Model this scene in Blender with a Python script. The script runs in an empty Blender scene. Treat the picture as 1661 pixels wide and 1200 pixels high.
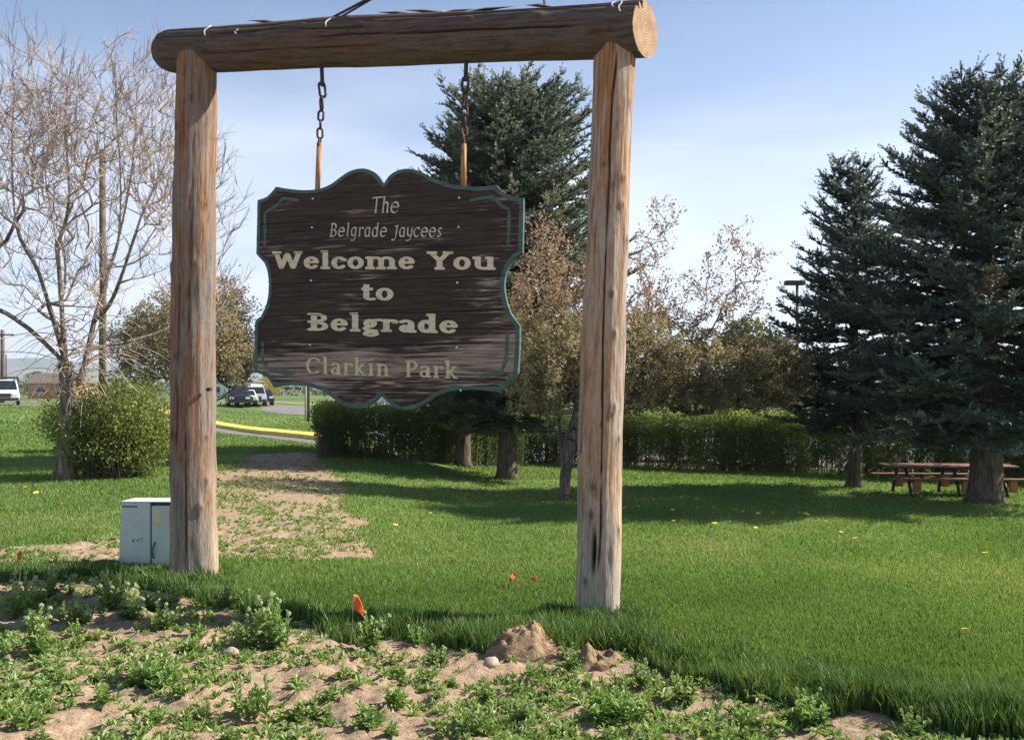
import bpy, bmesh, math, random
import numpy as np
from mathutils import Vector, Matrix

# ------------------------------------------------------------------ camera, sky, sun, exposure
SC = bpy.context.scene
COL = SC.collection
CAM_H = 2.0
FPX = 1500.0          # focal length in photograph pixels (1661 wide)
CX, HY = 830.5, 638.0  # optical axis column, horizon row
SUN_EL, SUN_AZ = math.radians(38), math.radians(78)   # azimuth clockwise from +Y

cam = bpy.data.cameras.new('camera')
cam.sensor_width = 36.0
cam.lens = FPX / 1661.0 * 36.0
cam.shift_y = (HY - 600.0) / 1661.0
cam.clip_end = 30000.0
cam_o = bpy.data.objects.new('camera', cam)
COL.objects.link(cam_o)
cam_o.location = (0, 0, CAM_H)
cam_o.rotation_euler = (math.radians(90), 0, 0)
SC.camera = cam_o

world = bpy.data.worlds.new('World')
SC.world = world
world.use_nodes = True
wn, wl = world.node_tree.nodes, world.node_tree.links
wn.clear()
w_out = wn.new('ShaderNodeOutputWorld')
w_bg = wn.new('ShaderNodeBackground')
w_sky = wn.new('ShaderNodeTexSky')
w_sky.sky_type = 'NISHITA'
w_sky.sun_disc = False
w_sky.sun_elevation = SUN_EL
w_sky.sun_rotation = SUN_AZ
w_sky.altitude = 1300
w_sky.air_density = 1.0
w_sky.dust_density = 0.4
w_sky.ozone_density = 3.0
w_tc = wn.new('ShaderNodeTexCoord')
w_map = wn.new('ShaderNodeMapping')
w_map.inputs['Rotation'].default_value = (0, math.radians(-8), 0)
w_map.inputs['Scale'].default_value = (0.9, 0.9, 4.6)
w_n = wn.new('ShaderNodeTexNoise')
w_n.inputs['Scale'].default_value = 1.6
w_n.inputs['Detail'].default_value = 5
w_n.inputs['Roughness'].default_value = 0.45
w_n.inputs['Distortion'].default_value = 0.6
w_r = wn.new('ShaderNodeValToRGB')
w_r.color_ramp.elements[0].position = 0.22
w_r.color_ramp.elements[1].position = 0.62
w_sep = wn.new('ShaderNodeSeparateXYZ')
w_low = wn.new('ShaderNodeMapRange')      # thin high cloud is denser low over the horizon
w_low.inputs['From Min'].default_value = 0.40
w_low.inputs['From Max'].default_value = 0.20
w_low.inputs['To Min'].default_value = 0.02
w_low.inputs['To Max'].default_value = 1.0
w_mul = wn.new('ShaderNodeMath'); w_mul.operation = 'MULTIPLY'
w_mul2 = wn.new('ShaderNodeMath'); w_mul2.operation = 'MULTIPLY'; w_mul2.inputs[1].default_value = 0.8
w_mix = wn.new('ShaderNodeMixRGB')
w_mix.inputs[2].default_value = (6.3, 6.8, 8.0, 1)
wl.new(w_tc.outputs['Generated'], w_map.inputs['Vector'])
wl.new(w_map.outputs[0], w_n.inputs['Vector'])
wl.new(w_n.outputs['Fac'], w_r.inputs[0])
wl.new(w_tc.outputs['Generated'], w_sep.inputs[0])
wl.new(w_sep.outputs['Z'], w_low.inputs['Value'])
wl.new(w_r.outputs[0], w_mul.inputs[0])
wl.new(w_low.outputs[0], w_mul.inputs[1])
wl.new(w_mul.outputs[0], w_mul2.inputs[0])
wl.new(w_mul2.outputs[0], w_mix.inputs[0])
wl.new(w_sky.outputs[0], w_mix.inputs[1])
wl.new(w_mix.outputs[0], w_bg.inputs['Color'])
w_bg.inputs['Strength'].default_value = 0.075
wl.new(w_bg.outputs[0], w_out.inputs['Surface'])

sun = bpy.data.lights.new('sun', 'SUN')
sun.energy = 5.0
sun.angle = math.radians(0.53)
sun.color = (1.0, 0.93, 0.82)
sun_o = bpy.data.objects.new('sun', sun)
COL.objects.link(sun_o)
SUN_DIR = Vector((math.sin(SUN_AZ) * math.cos(SUN_EL), math.cos(SUN_AZ) * math.cos(SUN_EL), math.sin(SUN_EL)))
sun_o.rotation_euler = (-SUN_DIR).to_track_quat('-Z', 'Y').to_euler()
sun_o.location = SUN_DIR * 60

SC.view_settings.view_transform = 'Standard'
SC.view_settings.look = 'None'
SC.view_settings.exposure = 1.15
SC.view_settings.gamma = 1.0
SC.view_settings.use_curve_mapping = False
SC.render.engine = 'CYCLES'
SC.cycles.max_bounces = 8
SC.cycles.diffuse_bounces = 3
SC.cycles.transmission_bounces = 6
SC.cycles.use_denoising = True

rng = np.random.default_rng(7)
random.seed(7)

# ------------------------------------------------------------------ helpers
def sm(a, b, x):
    t = np.clip((np.asarray(x, float) - a) / (b - a), 0, 1)
    return t * t * (3 - 2 * t)

def _h(ix, iy, iz, s):
    n = (ix.astype(np.int64) * 374761393 + iy.astype(np.int64) * 668265263 + iz.astype(np.int64) * 2147483647 + s * 1274126177) & 0xffffffff
    n = ((n ^ (n >> 13)) * 1274126177) & 0xffffffff
    n = (n ^ (n >> 16)) & 0xffff
    return n / 65535.0

def vnoise(x, y, z=0.0, s=0):
    x, y, z = np.broadcast_arrays(np.asarray(x, float), np.asarray(y, float), np.asarray(z, float))
    ix, iy, iz = np.floor(x), np.floor(y), np.floor(z)
    fx, fy, fz = x - ix, y - iy, z - iz
    fx, fy, fz = [f * f * (3 - 2 * f) for f in (fx, fy, fz)]
    ix, iy, iz = ix.astype(np.int64), iy.astype(np.int64), iz.astype(np.int64)
    r = 0
    for dx in (0, 1):
        for dy in (0, 1):
            for dz in (0, 1):
                wgt = (fx if dx else 1 - fx) * (fy if dy else 1 - fy) * (fz if dz else 1 - fz)
                r = r + wgt * _h(ix + dx, iy + dy, iz + dz, s)
    return r

def fbm(x, y, z=0.0, s=0, o=4):
    r, a, t = 0, 1.0, 0
    for i in range(o):
        r = r + a * vnoise(np.asarray(x) * 2 ** i, np.asarray(y) * 2 ** i, np.asarray(z) * 2 ** i, s + i)
        t += a
        a *= 0.5
    return r / t

def ground_z(x, y):
    x, y = np.asarray(x, float), np.asarray(y, float)
    w = sm(-8, 0.5, x)
    d = np.clip(y - 8, 0, None)
    s = -0.62 * (1 - np.exp(-d / 15.0)) / (1 - math.exp(-20 / 15.0)) 
    s = np.maximum(s, -0.72)
    left = 0.15 * (1 - sm(-3.6, -0.4, x))
    bank = 0.95 * (1 - sm(-30, -12, x)) * sm(16, 45, y)
    near = 0.05 * (fbm(x * 0.5, y * 0.5, 0, 3) - 0.5)
    return w * s + left + bank + near

def gz(x, y):
    return float(ground_z(x, y))

def at(px, py, Y):
    """photograph pixel at depth Y -> world point"""
    return Vector(((px - CX) / FPX * Y, Y, CAM_H - (py - HY) / FPX * Y))

def on_ground(px, py):
    """world point where the sight line through a photograph pixel meets the ground"""
    lo, hi = 3.0, 400.0
    for k in range(60):
        m = 0.5 * (lo + hi)
        p = at(px, py, m)
        if p.z > gz(p.x, p.y):
            lo = m
        else:
            hi = m
    p = at(px, py, lo)
    return Vector((p.x, p.y, gz(p.x, p.y)))

def mesh_np(name, V, F, smooth=False, attrs=None):
    """F: array (n,3)/(n,4) or list of such arrays"""
    me = bpy.data.meshes.new(name)
    if not isinstance(F, (list, tuple)):
        F = [F]
    F = [np.asarray(f, np.int32) for f in F if len(f)]
    V = np.asarray(V, np.float32)
    me.vertices.add(len(V))
    me.vertices.foreach_set('co', V.ravel())
    loops = np.concatenate([f.ravel() for f in F])
    tot = np.concatenate([np.full(len(f), f.shape[1], np.int32) for f in F])
    start = np.concatenate([[0], np.cumsum(tot)[:-1]]).astype(np.int32)
    me.loops.add(len(loops))
    me.loops.foreach_set('vertex_index', loops)
    me.polygons.add(len(tot))
    me.polygons.foreach_set('loop_start', start)
    me.polygons.foreach_set('loop_total', tot)
    me.polygons.foreach_set('use_smooth', np.full(len(tot), bool(smooth)))
    for k, a in (attrs or {}).items():
        at_ = me.attributes.new(k, 'FLOAT', 'POINT')
        at_.data.foreach_set('value', np.asarray(a, np.float32))
    me.update(calc_edges=True)
    return me

def link(name, me, mat=None, parent=None, loc=None):
    o = bpy.data.objects.new(name, me)
    COL.objects.link(o)
    if me is not None and mat is not None and len(me.materials) == 0:
        for m in (mat if isinstance(mat, (list, tuple)) else [mat]):
            me.materials.append(m)
    if parent is not None:
        o.parent = parent
    if loc is not None:
        o.location = loc
    return o

def tag(o, label=None, cat=None, group=None, kind=None):
    if label: o['label'] = label
    if cat: o['category'] = cat
    if group: o['group'] = group
    if kind: o['kind'] = kind
    return o

def thing(name, label, cat, loc=(0, 0, 0), rz=0.0, group=None):
    o = bpy.data.objects.new(name, None)
    o.empty_display_size = 0.2
    COL.objects.link(o)
    o.location = loc
    o.rotation_euler = (0, 0, rz)
    return tag(o, label, cat, group)

def copy_tree(o, parent=None):
    c = o.copy()
    COL.objects.link(c)
    if parent is not None:
        c.parent = parent
    for ch in list(o.children):
        copy_tree(ch, c)
    return c

def frames(D):
    D = D / np.maximum(np.linalg.norm(D, axis=1, keepdims=True), 1e-9)
    ref = np.where(np.abs(D[:, 2:3]) < 0.9, np.array([[0, 0, 1.0]]), np.array([[1.0, 0, 0]]))
    A = np.cross(D, ref)
    A /= np.maximum(np.linalg.norm(A, axis=1, keepdims=True), 1e-9)
    B = np.cross(D, A)
    return D, A, B

def tubes(P0, P1, R0, R1, k=5):
    """separate frusta for many segments"""
    P0, P1 = np.asarray(P0, float), np.asarray(P1, float)
    R0, R1 = np.asarray(R0, float), np.asarray(R1, float)
    n = len(P0)
    D, A, B = frames(P1 - P0)
    ang = np.arange(k) / k * 2 * math.pi
    c, s = np.cos(ang), np.sin(ang)
    ring = A[:, None, :] * c[None, :, None] + B[:, None, :] * s[None, :, None]
    V = np.concatenate([P0[:, None] + ring * R0[:, None, None], P1[:, None] + ring * R1[:, None, None]], 1).reshape(-1, 3)
    base = (np.arange(n) * 2 * k)[:, None]
    i = np.arange(k)[None, :]
    j = (np.arange(k)[None, :] + 1) % k
    F = np.stack([base + i, base + j, base + k + j, base + k + i], 2).reshape(-1, 4)
    return V, F

def pipe(pts, rad, k=10, cap=True):
    """one continuous tube along points; rad scalar or per point"""
    P = np.asarray(pts, float)
    n = len(P)
    R = np.full(n, rad) if np.isscalar(rad) else np.asarray(rad, float)
    T = np.gradient(P, axis=0)
    T /= np.maximum(np.linalg.norm(T, axis=1, keepdims=True), 1e-9)
    a = np.cross(T[0], [0, 0, 1.0] if abs(T[0][2]) < 0.9 else [1.0, 0, 0])
    a /= np.linalg.norm(a)
    ang = np.arange(k) / k * 2 * math.pi
    V = []
    for i in range(n):
        a = a - T[i] * np.dot(a, T[i])
        a /= max(np.linalg.norm(a), 1e-9)
        b = np.cross(T[i], a)
        V.append(P[i] + R[i] * (np.cos(ang)[:, None] * a + np.sin(ang)[:, None] * b))
    V = np.concatenate(V)
    F = []
    for i in range(n - 1):
        for j in range(k):
            F.append((i * k + j, i * k + (j + 1) % k, (i + 1) * k + (j + 1) % k, (i + 1) * k + j))
    Fs = [np.array(F)]
    if cap:
        V = np.concatenate([V, P[:1], P[-1:]])
        c0, c1 = n * k, n * k + 1
        Fs.append(np.array([(c0, (j + 1) % k, j) for j in range(k)] + [(c1, (n - 1) * k + j, (n - 1) * k + (j + 1) % k) for j in range(k)]))
    return V, Fs

def join_geo(parts):
    Vs, Fs, o = [], [], 0
    for V, F in parts:
        Vs.append(np.asarray(V, float))
        for f in (F if isinstance(F, (list, tuple)) else [F]):
            Fs.append(np.asarray(f) + o)
        o += len(V)
    return np.concatenate(Vs), Fs

def box(x0, x1, y0, y1, z0, z1):
    V = np.array([(x, y, z) for z in (z0, z1) for y in (y0, y1) for x in (x0, x1)], float)
    F = np.array([(0, 2, 3, 1), (4, 5, 7, 6), (0, 1, 5, 4), (2, 6, 7, 3), (0, 4, 6, 2), (1, 3, 7, 5)])
    return V, F

def bevel_me(me, w=0.01, seg=2):
    bm = bmesh.new()
    bm.from_mesh(me)
    bmesh.ops.bevel(bm, geom=bm.edges[:], offset=w, segments=seg, affect='EDGES', clamp_overlap=True)
    bm.to_mesh(me)
    bm.free()
    return me

def box_o(name, dims, mat, parent, bev=0.0, M=None):
    V, F = box(*dims)
    if M is not None:
        V = V @ np.array(M.to_3x3()).T + np.array(M.translation)
    me = mesh_np(name, V, F)
    if bev:
        bevel_me(me, bev)
    return link(name, me, mat, parent)

# ------------------------------------------------------------------ material helper
class NT:
    def __init__(self, name):
        self.m = bpy.data.materials.new(name)
        self.m.use_nodes = True
        self.n, self.l = self.m.node_tree.nodes, self.m.node_tree.links
        self.n.clear()
        self.out = self.n.new('ShaderNodeOutputMaterial')
    def add(self, t, ins=None, **kw):
        nd = self.n.new(t)
        for k, v in kw.items():
            setattr(nd, k, v)
        for k, v in (ins or {}).items():
            s = nd.inputs[k]
            if hasattr(v, 'links'):
                self.l.new(v, s)
            else:
                s.default_value = v
        return nd
    def co(self, scale=(1, 1, 1), kind='Object', rot=(0, 0, 0), loc=(0, 0, 0)):
        t = self.add('ShaderNodeTexCoord')
        return self.add('ShaderNodeMapping', {'Vector': t.outputs[kind], 'Scale': scale, 'Rotation': rot, 'Location': loc}).outputs[0]
    def noise(self, vec, scale=5.0, detail=4.0, rough=0.55, dist=0.0):
        return self.add('ShaderNodeTexNoise', {'Vector': vec, 'Scale': scale, 'Detail': detail, 'Roughness': rough, 'Distortion': dist}).outputs['Fac']
    def ramp(self, fac, stops):
        r = self.add('ShaderNodeValToRGB', {'Fac': fac})
        e = r.color_ramp.elements
        while len(e) < len(stops):
            e.new(0.5)
        for el, (p, c) in zip(e, stops):
            el.position = p
            el.color = (c, c, c, 1) if np.isscalar(c) else tuple(c) + (1,)
        return r.outputs[0]
    def mix(self, f, a, b, mode='MIX'):
        c = lambda v: v if hasattr(v, 'links') else tuple(v) + (1,)
        return self.add('ShaderNodeMixRGB', {0: f, 1: c(a), 2: c(b)}, blend_type=mode).outputs[0]
    def math(self, op, a, b=0.0, clamp=False):
        return self.add('ShaderNodeMath', {0: a, 1: b}, operation=op, use_clamp=clamp).outputs[0]
    def attr(self, name):
        return self.add('ShaderNodeAttribute', attribute_name=name).outputs['Fac']
    def bump(self, h, strength=0.5, dist=0.01):
        return self.add('ShaderNodeBump', {'Height': h, 'Strength': strength, 'Distance': dist}).outputs[0]
    def pbr(self, color, rough=0.7, normal=None, metal=0.0, spec=0.4, **extra):
        ins = {'Base Color': color if hasattr(color, 'links') else tuple(color) + (1,), 'Roughness': rough, 'Metallic': metal, 'Specular IOR Level': spec}
        if normal is not None:
            ins['Normal'] = normal
        ins.update(extra)
        p = self.add('ShaderNodeBsdfPrincipled', ins)
        self.l.new(p.outputs[0], self.out.inputs[0])
        return self.m

def mat_plain(name, color, rough=0.6, var=0.12, scale=8.0, metal=0.0, spec=0.4, bump=0.0, emit=None):
    t = NT(name)
    v = t.noise(t.co(), scale, 5, 0.6)
    d = tuple(c * (1 - var * 1.6) for c in color)
    b = tuple(min(1, c * (1 + var)) for c in color)
    c = t.ramp(v, [(0.3, d), (0.7, b)])
    nrm = t.bump(v, bump, 0.01) if bump else None
    return t.pbr(c, rough, nrm, metal, spec)

def mat_leaf(name, stops, trans=0.35, rough=0.6, spec=0.3, tcol=(1.25, 1.3, 0.7)):
    t = NT(name)
    c = t.ramp(t.attr('tint'), stops)
    p = t.add('ShaderNodeBsdfPrincipled', {'Base Color': c, 'Roughness': rough, 'Specular IOR Level': spec})
    tc = t.mix(1.0, c, tcol, 'MULTIPLY')
    tr = t.add('ShaderNodeBsdfTranslucent', {'Color': tc})
    mx = t.add('ShaderNodeMixShader', {0: trans, 1: p.outputs[0], 2: tr.outputs[0]})
    t.l.new(mx.outputs[0], t.out.inputs[0])
    return t.m

def mat_log(name, axis_len, top, mid, low, crack_col=(0.03, 0.022, 0.017), grey=(0.20, 0.18, 0.16)):
    """weathered round timber; z runs along the log"""
    t = NT(name)
    g = t.noise(t.co((34, 34, 2.6)), 1.0, 6, 0.62, 0.25)
    g2 = t.noise(t.co((95, 95, 11)), 1.0, 5, 0.65)
    pt = t.noise(t.co((4.0, 4.0, 1.3)), 1.0, 5, 0.62, 0.5)
    z = t.add('ShaderNodeSeparateXYZ', {0: t.add('ShaderNodeTexCoord').outputs['Object']}).outputs['Z']
    zz = t.math('ADD', t.math('DIVIDE', z, axis_len), t.math('MULTIPLY', t.math('SUBTRACT', pt, 0.5), 0.55))
    base = t.ramp(zz, [(0.02, low), (0.28, mid), (0.55, mid), (0.85, top)])
    pg = t.noise(t.co((9, 9, 0.9), loc=(2, 5, 1)), 1.0, 5, 0.62, 0.4)
    f = t.ramp(t.math('ADD', pg, t.math('MULTIPLY', t.math('SUBTRACT', g, 0.5), 0.5)), [(0.44, 0.0), (0.56, 0.85)])
    base = t.mix(f, base, grey)
    c = t.mix(1.0, base, t.ramp(g, [(0.30, 0.42), (0.48, 0.95), (0.72, 1.2)]), 'MULTIPLY')
    c = t.mix(1.0, c, t.ramp(g2, [(0.32, 0.62), (0.5, 1.0), (0.7, 1.12)]), 'MULTIPLY')
    c = t.mix(t.math('MULTIPLY', t.attr('knot'), 0.85), c, (0.075, 0.045, 0.03))
    c = t.mix(t.attr('crack'), c, crack_col)
    h = t.math('ADD', g, t.math('MULTIPLY', g2, 0.6))
    return t.pbr(c, 0.85, t.bump(h, 0.8, 0.016), spec=0.15)

# ------------------------------------------------------------------ masks on the ground, in world units
def curve_edge():
    e = [(-500, 938), (0, 946), (120, 942), (200, 950), (330, 983), (430, 1006), (560, 1034), (700, 1052), (800, 1066), (900, 1064), (1010, 1066),
         (1100, 1108), (1300, 1158), (1480, 1182), (1661, 1192), (1900, 1215), (2300, 1240)]
    p = [on_ground(*q) for q in e]
    return np.array([q.x / q.y for q in p]), np.array([q.y for q in p])
EDGE_A, EDGE_Y = curve_edge()
def edge_y(x, y):
    return np.interp(np.asarray(x) / np.maximum(np.asarray(y), 0.5), EDGE_A, EDGE_Y)
PATH_PX = [(426, 734), (398, 750), (356, 772), (290, 812), (215, 862), (120, 880), (0, 888), (-200, 890), (-420, 892), (-420, 921), (-200, 919), (0, 914), (200, 911), (350, 908), (470, 910), (600, 906), (592, 872), (578, 832),
           (560, 800), (556, 775), (528, 750), (508, 734)]
PATH = np.array([tuple(on_ground(*q))[:2] for q in PATH_PX])

def in_poly(x, y, poly):
    x, y = np.asarray(x, float), np.asarray(y, float)
    r = np.zeros(x.shape, bool)
    j = len(poly) - 1
    for i in range(len(poly)):
        xi, yi = poly[i]
        xj, yj = poly[j]
        c = ((yi > y) != (yj > y)) & (x < (xj - xi) * (y - yi) / (yj - yi + 1e-12) + xi)
        r ^= c
        j = i
    return r

def soil_mask(x, y):
    x, y = np.asarray(x, float), np.asarray(y, float)
    wob = (fbm(x * 2.2, y * 2.2, 0, 11) - 0.5)
    front = sm(0.12, -0.12, y - edge_y(x, y) + wob * 0.7)
    sc_ = np.clip(y / 12.0, 0.8, 3.0)
    xo = x + (fbm(x * 1.4, y * 0.9, 0, 21) - 0.5) * 0.9 * sc_ * 0.6
    yo = y + (fbm(x * 1.4, y * 0.9, 0, 31) - 0.5) * 0.9 * sc_
    path = in_poly(xo, yo, PATH) * (0.55 + 0.45 * sm(0.35, 0.55, fbm(x * 1.1, y * 0.6, 0, 41)))
    return np.maximum(front, path)

# ------------------------------------------------------------------ the ground
def axis_lines(a, b, step, lo, hi, grow=1.16):
    L = list(np.arange(a, b, step))
    s, v = step, a
    left = []
    while v > lo:
        s *= grow
        v -= s
        left.append(v)
    s, v = step, L[-1]
    right = []
    while v < hi:
        s *= grow
        v += s
        right.append(v)
    return np.array(left[::-1] + L + right)

def build_ground():
    gx = axis_lines(-6.5, 6.5, 0.045, -6000, 6000, 1.07)
    gy = axis_lines(4.2, 11.5, 0.04, -400, 9000, 1.045)
    X, Y = np.meshgrid(gx, gy)
    x, y = X.ravel(), Y.ravel()
    z = ground_z(x, y)
    s = soil_mask(x, y)
    near = (y < 14) & (y > 2) & (np.abs(x) < 9)
    clod = (fbm(x * 5, y * 5, 0, 51, 5) - 0.5) * 0.11 + np.maximum(0, fbm(x * 13, y * 13, 0, 61, 3) - 0.55) * 0.16
    z = z + np.where(near, s * clod, 0) - s * 0.015
    far = np.hypot(x, y)
    z = np.where(far > 150, z * 1.0 - 0.2 * sm(150, 600, far), z)
    nx, ny = len(gx), len(gy)
    i = np.arange(nx * ny).reshape(ny, nx)
    F = np.stack([i[:-1, :-1].ravel(), i[:-1, 1:].ravel(), i[1:, 1:].ravel(), i[1:, :-1].ravel()], 1)
    me = mesh_np('ground', np.stack([x, y, z], 1), F, True, {'soil': s})
    t = NT('ground_soil_and_turf')
    co = t.co()
    n1 = t.noise(co, 0.5, 4, 0.55)
    n2 = t.noise(co, 14, 6, 0.65)
    n3 = t.noise(co, 70, 4, 0.6)
    soil = t.ramp(n2, [(0.28, (0.17, 0.115, 0.075)), (0.5, (0.315, 0.225, 0.15)), (0.72, (0.42, 0.315, 0.215))])
    soil = t.mix(1.0, soil, t.ramp(n3, [(0.3, 0.7), (0.6, 1.08)]), 'MULTIPLY')
    turf = t.ramp(n1, [(0.3, (0.08, 0.14, 0.034)), (0.5, (0.115, 0.178, 0.045)), (0.7, (0.15, 0.205, 0.06))])
    turf = t.mix(1.0, turf, t.ramp(n2, [(0.25, 0.75), (0.7, 1.15)]), 'MULTIPLY')
    f = t.math('ADD', t.attr('soil'), t.math('MULTIPLY', t.math('SUBTRACT', n2, 0.5), 0.7))
    f = t.ramp(f, [(0.38, 0.0), (0.55, 1.0)])
    c = t.mix(f, turf, soil)
    t.pbr(c, 0.95, t.bump(t.math('ADD', n2, t.math('MULTIPLY', n3, 0.35)), 0.8, 0.025), spec=0.1)
    return tag(link('ground', me, t.m), kind='structure')
build_ground()

# roads: sheets that follow the ground
def ribbon(name, pts, width_l, width_r, lift, mat, kind='structure', step=1.5, thick=0.0):
    P = [Vector(p) for p in pts]
    L, R = [], []
    dense = []
    for a, b in zip(P[:-1], P[1:]):
        n = max(1, int((b - a).length / step))
        dense += [a.lerp(b, i / n) for i in range(n)]
    dense.append(P[-1])
    V, F = [], []
    for i, p in enumerate(dense):
        d = (dense[min(i + 1, len(dense) - 1)] - dense[max(i - 1, 0)])
        d.z = 0
        d.normalize()
        nrm = Vector((-d.y, d.x, 0))
        for q in (p + nrm * width_l, p - nrm * width_r):
            V.append((q.x, q.y, gz(q.x, q.y) + lift))
        if i:
            k = 2 * i
            F.append((k - 2, k - 1, k + 1, k))
    V = np.array(V)
    if thick:
        n = len(V)
        V = np.concatenate([V, V - [0, 0, thick]])
        G = list(F)
        for i in range(0, n - 2, 2):
            G.append((i, i + 2, i + 2 + n, i + n))
            G.append((i + 1, i + 1 + n, i + 3 + n, i + 3))
        G += [(0, n, n + 1, 1), (n - 2, n - 1, 2 * n - 1, 2 * n - 2)]
        F = G
    return tag(link(name, mesh_np(name, V, np.array(F)), mat), kind=kind)

M_ASPH = mat_plain('asphalt', (0.19, 0.18, 0.175), 0.9, 0.15, 3.0, spec=0.15)
M_YELLOW = mat_plain('yellow_kerb_paint', (0.72, 0.55, 0.10), 0.7, 0.12, 2.0)
M_GRAVEL = mat_plain('dry_verge', (0.42, 0.36, 0.24), 0.95, 0.2, 2.0, spec=0.1)

kA, kB = on_ground(345, 692), on_ground(507, 713)
kd = (kB - kA).normalized()
k_pts = [kA - kd * 30, kA, kB, kB + kd * 2.2]
ribbon('side_road', k_pts, -0.02, 1.1, 0.012, M_ASPH)
ribbon('kerb', [p for p in k_pts], 1.15, 0.0, 0.17, M_YELLOW, thick=0.2)
ribbon('road', [(-150, 84, 0), (-60, 70, 0), (-34, 74, 0), (0, 98, 0), (60, 138, 0)], 9.0, 12.0, 0.03, M_ASPH, step=4)
ribbon('far_road', [(-220, 150, 0), (-60, 152, 0), (60, 190, 0)], 9.0, 9.0, 0.04, M_ASPH, step=6)
ribbon('verge', [(-160, 105, 0), (-62, 86, 0), (-32, 97, 0), (0, 117, 0)], 3.0, 0.0, 0.05, M_GRAVEL, step=4)

# parking lot behind the hedge
def parking_lot():
    pts = [(-9, 44), (-2, 38.5), (6, 34.2), (14, 31.4), (26, 29.5), (60, 27), (60, 50.5), (-9, 56)]
    nx, ny = 40, 16
    V, F = [], []
    top = [(-9, 56), (60, 50.5)]
    nearx, neary = [p[0] for p in pts[:6]], [p[1] for p in pts[:6]]
    for j in range(ny + 1):
        for i in range(nx + 1):
            x = -9 + 69 * i / nx
            y0 = float(np.interp(x, nearx, neary)); y1 = 56 - 5.5 * i / nx
            y = y0 + (y1 - y0) * j / ny
            V.append((x, y, gz(x, y) + .02))
    F = [(j * (nx + 1) + i, j * (nx + 1) + i + 1, (j + 1) * (nx + 1) + i + 1, (j + 1) * (nx + 1) + i) for j in range(ny) for i in range(nx)]
    tag(link('parking_lot', mesh_np('parking_lot', np.array(V), np.array(F)), M_ASPH), kind='structure')
parking_lot()

# distant hills
def build_hills():
    n, m = 160, 14
    th = np.linspace(-1.15, 1.15, n)
    V = []
    for j in range(m):
        f = j / (m - 1)
        r = 5200 + 1800 * f
        h = (fbm(th * 3.2 + 4, f * 2 + 0 * th, 0, 71, 5)) * 330 * f ** 0.8 * (0.75 + 0.6 * sm(0.1, -0.5, th)) - 6
        V.append(np.stack([np.sin(th) * r, np.cos(th) * r, h], 1))
    V = np.concatenate(V)
    i = np.arange(n * m).reshape(m, n)
    F = np.stack([i[:-1, :-1].ravel(), i[:-1, 1:].ravel(), i[1:, 1:].ravel(), i[1:, :-1].ravel()], 1)
    tag(link('hills', mesh_np('hills', V, F, True), mat_plain('hill_grass', (0.14, 0.17, 0.13), 0.95, 0.25, 0.002, spec=0.05)), kind='structure')
build_hills()

# ------------------------------------------------------------------ the timber frame
GL, GR = Vector((-3.27, 9.53, 0)), Vector((0.86, 8.33, 0))
UD = (GR - GL).normalized()               # along the beam
UN = Vector((UD.y, -UD.x, 0))             # towards the camera
if UN.y > 0: UN = -UN
def uv_of(px, py, off=0.0):
    """pixel -> (u, v) on the vertical plane of the sign, off metres in front of the beam axis"""
    P0 = GL + UN * off
    a = (px - CX) / FPX
    t = (P0.x * UN.x + P0.y * UN.y) / (a * UN.x + UN.y)
    u = (a * t - P0.x) * UD.x + (t - P0.y) * UD.y
    return u, CAM_H - (py - HY) / FPX * t
def uv_pt(u, v, off=0.0):
    p = GL + UD * u + UN * off
    return Vector((p.x, p.y, v))

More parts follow.
